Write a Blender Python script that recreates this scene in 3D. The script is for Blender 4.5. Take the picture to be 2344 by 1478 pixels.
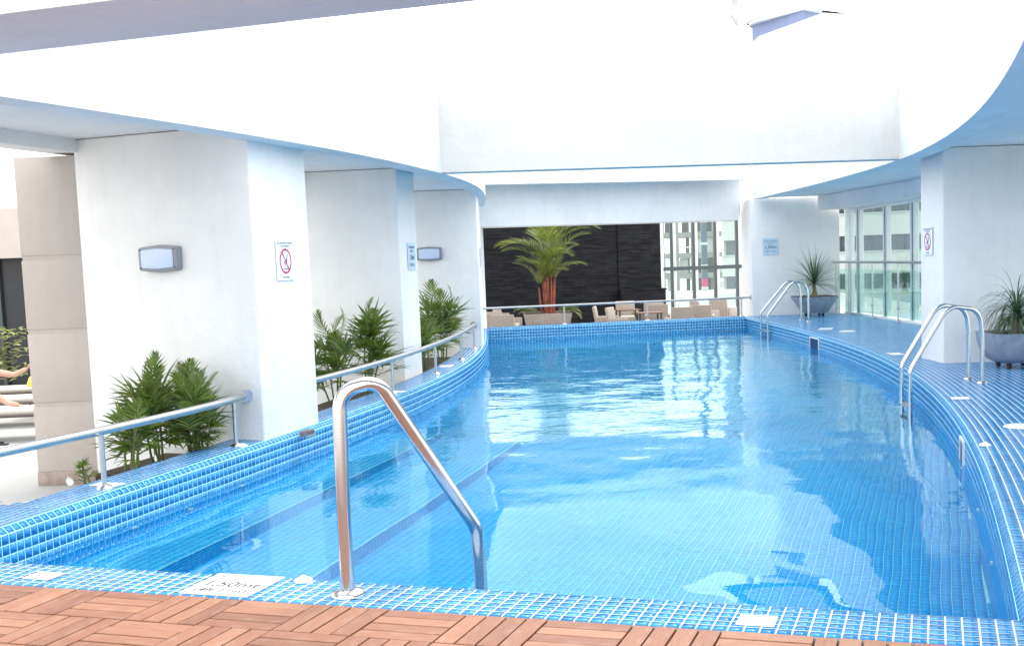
import bpy, bmesh, math, random
import numpy as np
from mathutils import Vector, Matrix

S = bpy.context.scene
for o in list(bpy.data.objects):
    bpy.data.objects.remove(o)
C = bpy.context.collection
RAD = math.radians

# ------------------------------------------------------------------ camera
EYE = 1.638
PITCH, ROLL = 0.0989, -0.033
cp, sp = math.cos(PITCH), math.sin(PITCH)
fwd = Vector((0, cp, -sp)); up0 = Vector((0, sp, cp)); rt0 = Vector((1, 0, 0))
rt = rt0 * math.cos(ROLL) + up0 * math.sin(ROLL)
up = -rt0 * math.sin(ROLL) + up0 * math.cos(ROLL)
cam_d = bpy.data.cameras.new('camera')
cam = bpy.data.objects.new('camera', cam_d); C.objects.link(cam)
M = Matrix.Identity(4)
for i in range(3):
    M[i][0] = rt[i]; M[i][1] = up[i]; M[i][2] = -fwd[i]
M[2][3] = EYE
cam.matrix_world = M
cam_d.sensor_width = 36.0; cam_d.sensor_fit = 'HORIZONTAL'
cam_d.lens = 2639.3 / 2344 * 36
cam_d.shift_x = (1172 - 1335.1) / 2344
cam_d.shift_y = (850.2 - 739) / 2344
cam_d.clip_start = 0.05; cam_d.clip_end = 5000
S.camera = cam

# ------------------------------------------------------------------ light
SUN_EL, SUN_AZ = RAD(62), RAD(40)       # azimuth of the sun measured from +Y clockwise
w = bpy.data.worlds.new('World'); S.world = w; w.use_nodes = True
nt = w.node_tree; nt.nodes.clear()
sky = nt.nodes.new('ShaderNodeTexSky'); sky.sky_type = 'NISHITA'; sky.sun_disc = False
sky.sun_elevation = SUN_EL; sky.sun_rotation = SUN_AZ
sky.air_density = 1.0; sky.dust_density = 6.0; sky.ozone_density = 1.0
# a thin bright overcast: the blue sky veiled evenly by white cloud
mix = nt.nodes.new('ShaderNodeMix'); mix.data_type = 'RGBA'
mix.inputs[0].default_value = 0.8
mix.inputs[7].default_value = (8.7, 8.7, 8.6, 1)
bg = nt.nodes.new('ShaderNodeBackground'); bg.inputs[1].default_value = 0.15
wo = nt.nodes.new('ShaderNodeOutputWorld')
nt.links.new(sky.outputs[0], mix.inputs[6]); nt.links.new(mix.outputs[2], bg.inputs[0]); nt.links.new(bg.outputs[0], wo.inputs[0])
sd = bpy.data.lights.new('sun', 'SUN'); sd.energy = 1.0; sd.angle = RAD(20); sd.color = (1, .97, .92)
so = bpy.data.objects.new('sun', sd); C.objects.link(so)
sdir = Vector((math.sin(SUN_AZ) * math.cos(SUN_EL), math.cos(SUN_AZ) * math.cos(SUN_EL), math.sin(SUN_EL)))
so.rotation_euler = (-sdir).to_track_quat('-Z', 'Y').to_euler()
so.location = (0, 0, 60)
sd.cycles.is_caustics_light = True
S.view_settings.view_transform = 'Standard'; S.view_settings.look = 'None'
S.view_settings.gamma = 1; S.view_settings.use_curve_mapping = False
S.view_settings.exposure = 1.31
S.render.engine = 'CYCLES'
cy = S.cycles
cy.use_denoising = True
try: cy.denoiser = 'OPENIMAGEDENOISE'
except Exception: pass
cy.max_bounces = 12; cy.diffuse_bounces = 5; cy.glossy_bounces = 5; cy.transmission_bounces = 8; cy.transparent_max_bounces = 16
cy.caustics_reflective = False; cy.caustics_refractive = True
cy.sample_clamp_indirect = 8.0
cy.use_adaptive_sampling = False

# ------------------------------------------------------------------ materials
def mat(name):
    m = bpy.data.materials.new(name); m.use_nodes = True
    b = m.node_tree.nodes['Principled BSDF']
    return m, m.node_tree, b
def N(t, kind, **kw):
    n = t.nodes.new('ShaderNode' + kind)
    for k, v in kw.items():
        setattr(n, k, v)
    return n
def ramp(t, src, stops):
    r = N(t, 'ValToRGB'); el = r.color_ramp.elements
    while len(el) > 1: el.remove(el[-1])
    el[0].position = stops[0][0]; el[0].color = (*stops[0][1], 1)
    for p, c in stops[1:]:
        e = el.new(p); e.color = (*c, 1)
    t.links.new(src, r.inputs[0])
    return r.outputs[0]
def noise(t, scale, detail=3, rough=.5, coord='Object', stretch=None):
    tc = N(t, 'TexCoord'); n = N(t, 'TexNoise'); n.inputs['Scale'].default_value = scale
    n.inputs['Detail'].default_value = detail; n.inputs['Roughness'].default_value = rough
    src = tc.outputs[coord]
    if stretch:
        mp = N(t, 'Mapping'); mp.inputs['Scale'].default_value = stretch
        t.links.new(src, mp.inputs[0]); src = mp.outputs[0]
    t.links.new(src, n.inputs['Vector'])
    return n
def bump(t, b, h, strength, dist):
    bp_ = N(t, 'Bump'); bp_.inputs['Strength'].default_value = strength; bp_.inputs['Distance'].default_value = dist
    t.links.new(h, bp_.inputs['Height']); t.links.new(bp_.outputs[0], b.inputs['Normal'])
    return bp_
def simple(name, col, rough=.5, metal=0, var=.08, scale=6, bumpd=0, bscale=60, spec=.5):
    m, t, b = mat(name)
    b.inputs['Roughness'].default_value = rough; b.inputs['Metallic'].default_value = metal
    b.inputs['Specular IOR Level'].default_value = spec
    n = noise(t, scale, 4)
    c0 = tuple(max(0, c * (1 - var)) for c in col); c1 = tuple(min(1, c * (1 + var)) for c in col)
    t.links.new(ramp(t, n.outputs[0], [(.3, c0), (.7, c1)]), b.inputs['Base Color'])
    if bumpd:
        n2 = noise(t, bscale, 5, .6); bump(t, b, n2.outputs[0], 1, bumpd)
    return m
def stucco(name, col):
    m, t, b = mat(name)
    b.inputs['Roughness'].default_value = .85; b.inputs['Specular IOR Level'].default_value = .25
    n = noise(t, .7, 6, .65)
    c0 = tuple(c * .93 for c in col)
    base = ramp(t, n.outputs[0], [(.3, tuple(c * .89 for c in col)), (.45, c0), (.62, col)])
    n3 = noise(t, 9, 3, .5, stretch=(1, 1, .12))
    mx = N(t, 'Mix', data_type='RGBA', blend_type='MULTIPLY'); mx.inputs[0].default_value = .5
    t.links.new(base, mx.inputs[6]); t.links.new(ramp(t, n3.outputs[0], [(.3, (.94, .94, .93)), (.5, (1, 1, 1))]), mx.inputs[7])
    t.links.new(mx.outputs[2], b.inputs['Base Color'])
    n2 = noise(t, 42, 6, .7); n4 = noise(t, 3.2, 4, .6); ma = N(t, 'Math', operation='MULTIPLY_ADD'); ma.inputs[1].default_value = 3.0
    t.links.new(n4.outputs[0], ma.inputs[0]); t.links.new(n2.outputs[0], ma.inputs[2]); bump(t, b, ma.outputs[0], 1, .0055)
    return m
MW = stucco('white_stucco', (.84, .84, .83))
MWB = stucco('dimmed_beam_paint', (.71, .70, .675))  # creamy beam white, darkened to stand for less sky on its face
MWC = stucco('ceiling_paint', (.82, .83, .84))
MBEIGE = stucco('beige_stucco', (.54, .48, .44))
MPLINTH = simple('plinth_stone', (.36, .29, .25), .5, var=.2, scale=14)

def tile_mat(name, dark, light, rough=.12, var_at=.5):
    m, t, b = mat(name)
    g = N(t, 'NewGeometry'); oi = N(t, 'ObjectInfo')
    ad = N(t, 'Math', operation='ADD'); fr = N(t, 'Math', operation='FRACT')
    t.links.new(g.outputs['Random Per Island'], ad.inputs[0]); t.links.new(oi.outputs['Random'], ad.inputs[1]); t.links.new(ad.outputs[0], fr.inputs[0])
    mid = tuple((a + c) / 2 for a, c in zip(dark, light))
    col = ramp(t, fr.outputs[0], [(0, dark), (.5, mid), (.86, mid), (1, light)])
    n = noise(t, 30, 4, .6)
    mx = N(t, 'Mix', data_type='RGBA', blend_type='MULTIPLY'); mx.inputs[0].default_value = .5
    n.inputs['Scale'].default_value = 1.7
    t.links.new(col, mx.inputs[6]); t.links.new(ramp(t, n.outputs[0], [(.3, (.78, .84, .9)), (.7, (1, 1, 1))]), mx.inputs[7])
    t.links.new(mx.outputs[2], b.inputs['Base Color'])
    b.inputs['Roughness'].default_value = rough; b.inputs['IOR'].default_value = 1.5
    n2 = noise(t, 9, 2); bump(t, b, n2.outputs[0], .12, .002)
    return m
MT = tile_mat('glass_mosaic_blue', (.003, .175, .47), (.03, .31, .65))
MTU = tile_mat('pool_mosaic_blue', (.003, .38, .86), (.010, .48, .92), .2)
MG = simple('white_grout', (.77, .78, .78), .8, var=.16, scale=2.5)
MGU = simple('pool_grout', (.42, .82, .90), .75, var=.05)

def wood_mat():
    m, t, b = mat('hardwood_slat')
    oi = N(t, 'ObjectInfo')
    col = ramp(t, oi.outputs['Random'], [(0, (.19, .075, .040)), (.35, (.25, .105, .058)), (.7, (.31, .145, .082)), (1, (.22, .085, .045))])
    n = noise(t, 7, 6, .65, stretch=(1.2, 14, 6)); 
    mp = n.inputs['Vector'].links[0].from_node
    ad = N(t, 'VectorMath', operation='ADD'); sc = N(t, 'VectorMath', operation='SCALE'); cx_ = N(t, 'CombineXYZ')
    t.links.new(oi.outputs['Random'], cx_.inputs[0]); t.links.new(oi.outputs['Random'], cx_.inputs[1])
    t.links.new(cx_.outputs[0], sc.inputs[0]); sc.inputs['Scale'].default_value = 37
    t.links.new(mp.outputs[0], ad.inputs[0]); t.links.new(sc.outputs[0], ad.inputs[1]); t.links.new(ad.outputs[0], n.inputs['Vector'])
    mx = N(t, 'Mix', data_type='RGBA', blend_type='MULTIPLY'); mx.inputs[0].default_value = .9
    t.links.new(col, mx.inputs[6]); t.links.new(ramp(t, n.outputs[0], [(.28, (.62, .55, .5)), (.5, (1, 1, 1)), (.75, (1.12, 1.08, 1.02))]), mx.inputs[7])
    # pale sun-bleached scuffs
    n2 = noise(t, 5, 5, .7)
    mx2 = N(t, 'Mix', data_type='RGBA'); t.links.new(ramp(t, n2.outputs[0], [(.5, (0, 0, 0)), (.72, (.45, .45, .45))]), mx2.inputs[0])
    t.links.new(mx.outputs[2], mx2.inputs[6]); mx2.inputs[7].default_value = (.35, .25, .19, 1)
    t.links.new(mx2.outputs[2], b.inputs['Base Color'])
    b.inputs['Roughness'].default_value = .55
    bump(t, b, n.outputs[0], .5, .003)
    return m
MWOOD = wood_mat()
MDARK = simple('shadow_gap', (.012, .009, .008), .95)
MSTEEL = simple('stainless_steel', (.58, .58, .59), .16, 1, var=.03, bumpd=.0002, bscale=90)
MBRUSH = simple('brushed_steel', (.50, .50, .51), .32, 1, var=.06, bumpd=.0003, bscale=120)
MPLASTIC = simple('white_plastic', (.80, .80, .78), .35, var=.03)
MENAMEL = simple('white_sign_face', (.78, .82, .86), .3, var=.04)
MSIGNBLUE = simple('pale_blue_sign_face', (.50, .66, .78), .3, var=.08, scale=30)
MTXT = simple('sign_ink', (.03, .05, .10), .5)
MTXTG = simple('grey_ink', (.16, .20, .30), .5)
MRED = simple('prohibition_magenta', (.45, .02, .12), .45)
MBLK = simple('black_ink', (.015, .015, .02), .5)
MPLANTER = simple('grey_fibre_planter', (.25, .29, .36), .5, var=.18, scale=9, bumpd=.0008)
MPLANT2 = simple('taupe_fibre_planter', (.30, .26, .24), .6, var=.12, scale=7)
MSOIL = simple('planter_soil', (.06, .045, .03), .95, var=.5, scale=40, bumpd=.02, bscale=50)
MTERR = simple('pale_terrace_paving', (.38, .38, .37), .7, var=.06, scale=3)
MLOW = simple('grey_terrace_paving', (.35, .34, .33), .7, var=.1)
MRATTAN = simple('beige_woven_resin', (.33, .285, .25), .75, var=.12, scale=60, bumpd=.006, bscale=110)
MCUSH = simple('cream_cushion', (.50, .46, .42), .9, var=.05)
MTABLE = simple('brown_table_wood', (.12, .055, .035), .45, var=.2)
MFRAME = simple('white_aluminium', (.76, .80, .79), .4, var=.03)
MDKF = simple('dark_aluminium', (.05, .065, .075), .4)
MLENS = simple('frosted_lens', (.50, .60, .78), .25, var=.03)
MLAMP = simple('grey_lamp_housing', (.24, .25, .28), .4, var=.05)
MBROWNM = simple('brown_lounger_frame', (.07, .05, .045), .4)
MSKIN = simple('skin', (.56, .33, .24), .55, var=.05)
MSHORT = simple('grey_shorts', (.12, .12, .14), .9)
MYEL = simple('yellow_towel', (.75, .72, .12), .95, var=.2)
MCONC = simple('raw_concrete', (.19, .195, .18), .85, var=.15, scale=.4)
MROOF = simple('far_plaster', (.34, .345, .34), .85, var=.1, scale=.3)
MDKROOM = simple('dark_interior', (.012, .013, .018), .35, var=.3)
MTRUNK = simple('palm_stem_red', (.25, .05, .025), .5, var=.6, scale=4)
MBULB = simple('ponytail_trunk', (.24, .18, .12), .85, var=.3, scale=14, bumpd=.004)
MSTEM = simple('green_stem', (.10, .13, .04), .6, var=.3)
MCLOTH = simple('patterned_cloth', (.2, .2, .12), .9, var=.9, scale=18)

def leaf_mat(name, a, c):
    m, t, b = mat(name)
    g = N(t, 'NewGeometry'); oi = N(t, 'ObjectInfo')
    ad = N(t, 'Math', operation='ADD'); fr = N(t, 'Math', operation='FRACT')
    t.links.new(g.outputs['Random Per Island'], ad.inputs[0]); t.links.new(oi.outputs['Random'], ad.inputs[1]); t.links.new(ad.outputs[0], fr.inputs[0])
    t.links.new(ramp(t, fr.outputs[0], [(0, a), (.75, tuple((x + y) / 2 for x, y in zip(a, c))), (.93, c), (1, (.26, .19, .07))]), b.inputs['Base Color'])
    b.inputs['Roughness'].default_value = .4
    tr = N(t, 'BsdfTranslucent'); mx = N(t, 'MixShader'); mx.inputs[0].default_value = .22
    tr.inputs[0].default_value = (c[0] * 1.4, c[1] * 1.5, c[2], 1)
    out = t.nodes['Material Output']
    t.links.new(b.outputs[0], mx.inputs[1]); t.links.new(tr.outputs[0], mx.inputs[2]); t.links.new(mx.outputs[0], out.inputs[0])
    return m
MLEAF = leaf_mat('palm_leaf', (.035, .075, .018), (.19, .25, .05))
MLEAF2 = leaf_mat('light_palm_leaf', (.06, .12, .02), (.20, .28, .05))
MPONY = leaf_mat('ponytail_leaf', (.035, .075, .045), (.11, .17, .09))

def slate_mat():
    m, t, b = mat('split_slate')
    tc = N(t, 'TexCoord'); sx = N(t, 'SeparateXYZ'); cb = N(t, 'CombineXYZ')
    t.links.new(tc.outputs['Object'], sx.inputs[0]); t.links.new(sx.outputs[0], cb.inputs[0]); t.links.new(sx.outputs[2], cb.inputs[1])
    br = N(t, 'TexBrick'); br.inputs['Scale'].default_value = 1; br.inputs['Brick Width'].default_value = .42
    br.inputs['Row Height'].default_value = .045; br.inputs['Mortar Size'].default_value = .004; br.offset = .37
    br.inputs['Color1'].default_value = (.006, .0065, .009, 1); br.inputs['Color2'].default_value = (.026, .028, .034, 1); br.inputs['Mortar'].default_value = (.002, .002, .003, 1)
    t.links.new(cb.outputs[0], br.inputs['Vector'])
    n = noise(t, 3, 8, .75, stretch=(1, 1, 6))
    mx = N(t, 'Mix', data_type='RGBA', blend_type='MULTIPLY'); mx.inputs[0].default_value = 1
    t.links.new(br.outputs[0], mx.inputs[6]); t.links.new(ramp(t, n.outputs[0], [(.3, (.3, .3, .35)), (.62, (1, 1, 1)), (.75, (2.6, 2.7, 2.8))]), mx.inputs[7])
    t.links.new(mx.outputs[2], b.inputs['Base Color']); b.inputs['Roughness'].default_value = .6; b.inputs['Specular IOR Level'].default_value = .15
    bump(t, b, mx.outputs[2], 1, .02)
    return m
MSLATE = slate_mat()

def glass_mat(name, tint, refl=1.0):
    m = bpy.data.materials.new(name); m.use_nodes = True; t = m.node_tree; t.nodes.clear()
    out = N(t, 'OutputMaterial'); tr = N(t, 'BsdfTransparent'); tr.inputs[0].default_value = (*tint, 1)
    gl = N(t, 'BsdfGlossy'); gl.inputs['Roughness'].default_value = .0
    gl.inputs['Color'].default_value = (.95, 1, .98, 1)
    ge = N(t, 'NewGeometry'); dt = N(t, 'VectorMath', operation='DOT_PRODUCT')
    t.links.new(ge.outputs['Normal'], dt.inputs[0]); t.links.new(ge.outputs['Incoming'], dt.inputs[1])
    ab = N(t, 'Math', operation='ABSOLUTE'); t.links.new(dt.outputs['Value'], ab.inputs[0])
    om = N(t, 'Math', operation='SUBTRACT'); om.inputs[0].default_value = 1; t.links.new(ab.outputs[0], om.inputs[1])
    pw = N(t, 'Math', operation='POWER'); pw.inputs[1].default_value = 5; t.links.new(om.outputs[0], pw.inputs[0])
    mu = N(t, 'Math', operation='MULTIPLY_ADD'); mu.inputs[1].default_value = .90 * refl; mu.inputs[2].default_value = .04; mu.use_clamp = True
    mx = N(t, 'MixShader'); t.links.new(pw.outputs[0], mu.inputs[0]); t.links.new(mu.outputs[0], mx.inputs[0])
    t.links.new(tr.outputs[0], mx.inputs[1]); t.links.new(gl.outputs[0], mx.inputs[2]); t.links.new(mx.outputs[0], out.inputs[0])
    return m
MGLASS = glass_mat('window_glass', (.90, .965, .955))
MBAL = glass_mat('balustrade_glass', (.87, .97, .945))

def window_glazing():
    m, t, b = mat('dark_reflective_glazing')
    n = noise(t, .35, 2); t.links.new(ramp(t, n.outputs[0], [(.35, (.018, .03, .045)), (.65, (.06, .09, .115))]), b.inputs['Base Color'])
    b.inputs['Roughness'].default_value = .08; b.inputs['Specular IOR Level'].default_value = .5
    return m
MDKGL = window_glazing()

def water_mat():
    m = bpy.data.materials.new('pool_water'); m.use_nodes = True; t = m.node_tree; t.nodes.clear()
    out = N(t, 'OutputMaterial')
    gb = N(t, 'BsdfGlass'); gb.inputs['IOR'].default_value = 1.333; gb.inputs['Roughness'].default_value = 0
    gb.inputs['Color'].default_value = (.80, .985, 1, 1)
    tc = N(t, 'TexCoord'); sx = N(t, 'SeparateXYZ'); t.links.new(tc.outputs['Object'], sx.inputs[0])
    # long calm swell, finer chop that grows towards the far end of the pool
    n1 = noise(t, .95, 1.2, .4, stretch=(1, .8, 1)); n2 = noise(t, 2.6, 3, .55, stretch=(.8, 1, 1)); n3 = noise(t, 7.5, 3, .6, stretch=(.55, 1, 1))
    def mul(a, v):
        q = N(t, 'Math', operation='MULTIPLY'); t.links.new(a, q.inputs[0])
        if isinstance(v, float): q.inputs[1].default_value = v
        else: t.links.new(v, q.inputs[1])
        return q.outputs[0]
    def add(a, c):
        q = N(t, 'Math', operation='ADD'); t.links.new(a, q.inputs[0]); t.links.new(c, q.inputs[1]); return q.outputs[0]
    mr = N(t, 'MapRange'); mr.inputs['From Min'].default_value = 7.5; mr.inputs['From Max'].default_value = 17
    mr.inputs['To Min'].default_value = .025; mr.inputs['To Max'].default_value = 1.0
    t.links.new(sx.outputs[1], mr.inputs[0])
    h = add(mul(n1.outputs[0], .030), add(mul(mul(n2.outputs[0], .010), mr.outputs[0]), mul(mul(n3.outputs[0], .0030), mr.outputs[0])))
    bp_ = N(t, 'Bump'); bp_.inputs['Strength'].default_value = 1; bp_.inputs['Distance'].default_value = 1.0
    t.links.new(h, bp_.inputs['Height']); t.links.new(bp_.outputs[0], gb.inputs['Normal'])
    t.links.new(gb.outputs[0], out.inputs[0])
    return m
MWATER = water_mat()

# ------------------------------------------------------------------ helpers
def link(o, parent=None):
    C.objects.link(o)
    if parent: o.parent = parent
    return o
def mesh_obj(name, verts, faces, m, parent=None, smooth=False):
    me = bpy.data.meshes.new(name)
    me.from_pydata([tuple(v) for v in verts], [], [tuple(f) for f in faces])
    if m: me.materials.append(m)
    if smooth: me.shade_smooth()
    me.update()
    return link(bpy.data.objects.new(name, me), parent)
def tag(o, label=None, cat=None, group=None, kind=None):
    if label: o['label'] = label
    if cat: o['category'] = cat
    if group: o['group'] = group
    if kind: o['kind'] = kind
    return o
def thing(name, label, cat, loc=(0, 0, 0), rz=0, group=None):
    o = bpy.data.objects.new(name, None); C.objects.link(o); o.location = loc; o.rotation_euler = (0, 0, rz)
    o.empty_display_size = .1
    return tag(o, label, cat, group)
def copy_tree(o, parent=None):
    c = o.copy(); C.objects.link(c)
    if parent: c.parent = parent
    for ch in list(o.children): copy_tree(ch, c)
    return c
class MB:
    def __init__(s): s.v = []; s.f = []
    def add(s, v, f):
        n = len(s.v); s.v += [Vector(x) for x in v]; s.f += [tuple(i + n for i in q) for q in f]; return s
    def box(s, lo, hi):
        x0, y0, z0 = lo; x1, y1, z1 = hi
        return s.add([(x0, y0, z0), (x1, y0, z0), (x1, y1, z0), (x0, y1, z0), (x0, y0, z1), (x1, y0, z1), (x1, y1, z1), (x0, y1, z1)],
                     [(0, 3, 2, 1), (4, 5, 6, 7), (0, 1, 5, 4), (1, 2, 6, 5), (2, 3, 7, 6), (3, 0, 4, 7)])
    def prism(s, poly, z0, z1):
        n = len(poly); a = sum(poly[i][0] * poly[(i + 1) % n][1] - poly[(i + 1) % n][0] * poly[i][1] for i in range(n))
        if a < 0: poly = poly[::-1]
        v = [(p[0], p[1], z0) for p in poly] + [(p[0], p[1], z1) for p in poly]
        return s.add(v, [tuple(range(n))[::-1], tuple(range(n, 2 * n))] + [(i, (i + 1) % n, (i + 1) % n + n, i + n) for i in range(n)])
    def hexa(s, b4, t4):
        return s.add(list(b4) + list(t4), [(0, 3, 2, 1), (4, 5, 6, 7), (0, 1, 5, 4), (1, 2, 6, 5), (2, 3, 7, 6), (3, 0, 4, 7)])
    def disc(s, c, r, h, seg=24, r2=None):
        r2 = r if r2 is None else r2
        v = [(c[0] + r * math.cos(2 * math.pi * i / seg), c[1] + r * math.sin(2 * math.pi * i / seg), c[2]) for i in range(seg)]
        v += [(c[0] + r2 * math.cos(2 * math.pi * i / seg), c[1] + r2 * math.sin(2 * math.pi * i / seg), c[2] + h) for i in range(seg)]
        return s.add(v, [tuple(range(seg))[::-1], tuple(range(seg, 2 * seg))] + [(i, (i + 1) % seg, (i + 1) % seg + seg, i + seg) for i in range(seg)])
    def lathe(s, c, prof, seg=24):
        n0 = len(s.v); k = len(prof)
        v = [(c[0] + r * math.cos(2 * math.pi * i / seg), c[1] + r * math.sin(2 * math.pi * i / seg), c[2] + z) for i in range(seg) for r, z in prof]
        f = [(i * k + j, ((i + 1) % seg) * k + j, ((i + 1) % seg) * k + j + 1, i * k + j + 1) for i in range(seg) for j in range(k - 1)]
        return s.add(v, f)
    def tube(s, pts, r, seg=12, r_end=None):
        pts = [Vector(p) for p in pts]; n = len(pts); rings = []
        T = [(pts[min(i + 1, n - 1)] - pts[max(i - 1, 0)]).normalized() for i in range(n)]
        a = Vector((0, 0, 1)) if abs(T[0].z) < .9 else Vector((1, 0, 0))
        U = (a - T[0] * a.dot(T[0])).normalized(); v = []
        for i in range(n):
            U = (U - T[i] * U.dot(T[i])).normalized(); W = T[i].cross(U)
            rr = r if r_end is None else r + (r_end - r) * i / (n - 1)
            v += [pts[i] + (U * math.cos(2 * math.pi * j / seg) + W * math.sin(2 * math.pi * j / seg)) * rr for j in range(seg)]
        f = [(i * seg + j, i * seg + (j + 1) % seg, (i + 1) * seg + (j + 1) % seg, (i + 1) * seg + j) for i in range(n - 1) for j in range(seg)]
        f += [tuple(range(seg))[::-1], tuple(range((n - 1) * seg, n * seg))]
        return s.add(v, f)
    def build(s, name, m, parent=None, smooth=False, bevel=0, bseg=2):
        o = mesh_obj(name, s.v, s.f, m, parent, smooth)
        if bevel:
            bm = bmesh.new(); bm.from_mesh(o.data)
            bmesh.ops.bevel(bm, geom=[e for e in bm.edges if e.calc_face_angle(0) > .5], offset=bevel, segments=bseg, affect='EDGES', profile=.5, clamp_overlap=True)
            bm.to_mesh(o.data); bm.free()
            o.data.shade_smooth(); o.data.set_sharp_from_angle(angle=RAD(40))
        elif smooth:
            o.data.set_sharp_from_angle(angle=RAD(40))
        return o
def fillet(pts, r, seg=8):
    pts = [Vector(p) for p in pts]; out = [pts[0]]
    for i in range(1, len(pts) - 1):
        rr = r[i - 1] if isinstance(r, (list, tuple)) else r
        a = (pts[i - 1] - pts[i]); c = (pts[i + 1] - pts[i]); la, lc = a.length, c.length
        a.normalize(); c.normalize(); ang = a.angle(c)
        if ang > math.pi - .02: out.append(pts[i]); continue
        d = min(rr / math.tan(ang / 2), la * .49, lc * .49)
        p0 = pts[i] + a * d; p1 = pts[i] + c * d
        rad = d * math.tan(ang / 2); cen = pts[i] + (a + c).normalized() * (rad / math.sin(ang / 2))
        v0 = p0 - cen; v1 = p1 - cen; th = v0.angle(v1)
        for k in range(seg + 1):
            q = k / seg
            out.append(cen + (v0 * math.sin((1 - q) * th) + v1 * math.sin(q * th)) / math.sin(th))
    out.append(pts[-1]); return out

def tiles_from_quads(Q, Nrm, gap, depth, thick):
    """Q (n,4,3) corner quads, Nrm (n,3) outward; returns verts, faces of separate raised tiles"""
    Q = np.asarray(Q, float); n = len(Q); cen = Q.mean(1, keepdims=True)
    e = np.linalg.norm(Q[:, 1] - Q[:, 0], axis=1)[:, None, None]; e2 = np.linalg.norm(Q[:, 3] - Q[:, 0], axis=1)[:, None, None]
    k = 1 - gap / np.minimum(e, e2).clip(.01)
    top = cen + (Q - cen) * k + Nrm[:, None, :] * thick
    bot = cen + (Q - cen) * k - Nrm[:, None, :] * depth
    V = np.concatenate([top, bot], 1).reshape(-1, 3)
    base = np.arange(n)[:, None] * 8
    fp = np.array([[0, 1, 2, 3], [0, 4, 5, 1], [1, 5, 6, 2], [2, 6, 7, 3], [3, 7, 4, 0]])
    Fc = (base[:, None, :] + fp[None]).reshape(-1, 4)
    return V, Fc
def np_mesh(name, V, Fc, m, parent=None):
    me = bpy.data.meshes.new(name); V = np.asarray(V, np.float32); Fc = np.asarray(Fc, np.int32)
    me.vertices.add(len(V)); me.vertices.foreach_set('co', V.ravel())
    me.loops.add(Fc.size); me.loops.foreach_set('vertex_index', Fc.ravel())
    me.polygons.add(len(Fc)); me.polygons.foreach_set('loop_start', np.arange(len(Fc), dtype=np.int32) * 4)
    me.polygons.foreach_set('loop_total', np.full(len(Fc), 4, np.int32))
    me.update(calc_edges=True); me.validate()
    if m: me.materials.append(m)
    return link(bpy.data.objects.new(name, me), parent)
def seat_tiles(parent, Q, Nrm, m, near=0, gap=.0055, thick=.002, name='tile', rest='mosaic_tiles'):
    """the `near` tiles closest to the camera become parts of their own, the rest one part"""
    Q = np.asarray(Q, float); Nrm = np.asarray(Nrm, float)
    fl = np.cross(Q[:, 1] - Q[:, 0], Q[:, 3] - Q[:, 0]); bad = (fl * Nrm).sum(1) < 0
    Q[bad] = Q[bad][:, [0, 3, 2, 1]]
    d = np.linalg.norm(Q.mean(1) - np.array([0, 0, EYE]), axis=1)
    c = Q.mean(1); F_ = np.array(fwd); dd = c - np.array([0, 0, EYE]); zc = dd @ F_
    X = 1335.1 + 2639.3 * (dd @ np.array(rt)) / np.maximum(zc, .1); Y = 850.2 - 2639.3 * (dd @ np.array(up)) / np.maximum(zc, .1)
    seen = (zc > .3) & (X > -20) & (X < 2364) & (Y > -10) & (Y < 1488)
    order = np.argsort(np.where(seen, d, d + 1000))
    k = min(near, int(seen.sum()))
    for i in order[:k]:
        V, Fc = tiles_from_quads(Q[i:i + 1] - c[i], Nrm[i:i + 1], gap, .004, thick)
        o = np_mesh(name, V, Fc, m, parent); o.location = c[i]
    V, Fc = tiles_from_quads(Q[order[k:]], Nrm[order[k:]], gap, .004, thick)
    tag(np_mesh(rest, V, Fc, m, parent), kind='stuff')

def text(body, size, loc, rot, m, parent, name='lettering', align='CENTER', sx=1):
    cu = bpy.data.curves.new(name, 'FONT'); cu.body = body; cu.size = size; cu.align_x = align; cu.align_y = 'CENTER'; cu.extrude = .0006
    cu.materials.append(m)
    tmp = bpy.data.objects.new(name, cu); C.objects.link(tmp)
    me = bpy.data.meshes.new_from_object(tmp); bpy.data.objects.remove(tmp)
    o = link(bpy.data.objects.new(name, me), parent); o.location = loc; o.rotation_euler = rot; o.scale = (sx, 1, 1)
    return o

# ------------------------------------------------------------------ plan of the pool
cL = [3.7421971566146416e-05, -5.386086410846066e-05, -0.014721948076105763, 0.09122095779179226, -2.0040789755517032]
cR = [1.4633548835091288e-05, 0.00012285851437969915, -0.011922648962038228, 0.07704141506925753, 4.5024850770807525]
def pl(y): return float(np.polyval(cL, y - 17))
def pr(y): return float(np.polyval(cR, y - 17))
TH = -.2999
U2 = np.array([math.cos(TH), math.sin(TH)]); V2 = np.array([-math.sin(TH), math.cos(TH)])   # along / across the wooden deck edge
O2 = np.array([-2.4877, 5.84])                                                               # a parquet corner on that edge
def uv(p): d = np.asarray(p)[..., :2] - O2; return d @ U2, d @ V2
def UV(u, v): return O2 + U2 * u + V2 * v
CW = .38                       # width of the coping along the wooden deck
WZ = -.29; FZ = -1.55          # water level, pool floor
TP = .07                       # mosaic pitch
def far_y(x): return 28.42 + .2117 * x
def curve_pts(fn, y0, y1, pitch):
    ys = np.linspace(y0, y1, 4000); P = np.stack([[fn(y) for y in ys], ys], 1)
    s = np.concatenate([[0], np.cumsum(np.linalg.norm(np.diff(P, axis=0), axis=1))])
    n = int(s[-1] / pitch); t = np.linspace(0, s[-1], n + 1)
    Q = np.stack([np.interp(t, s, P[:, 0]), np.interp(t, s, P[:, 1])], 1)
    T = np.gradient(Q, axis=0); T /= np.linalg.norm(T, axis=1, keepdims=True)
    return Q, T
yFL = 6.71; yFR = 4.88
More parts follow.
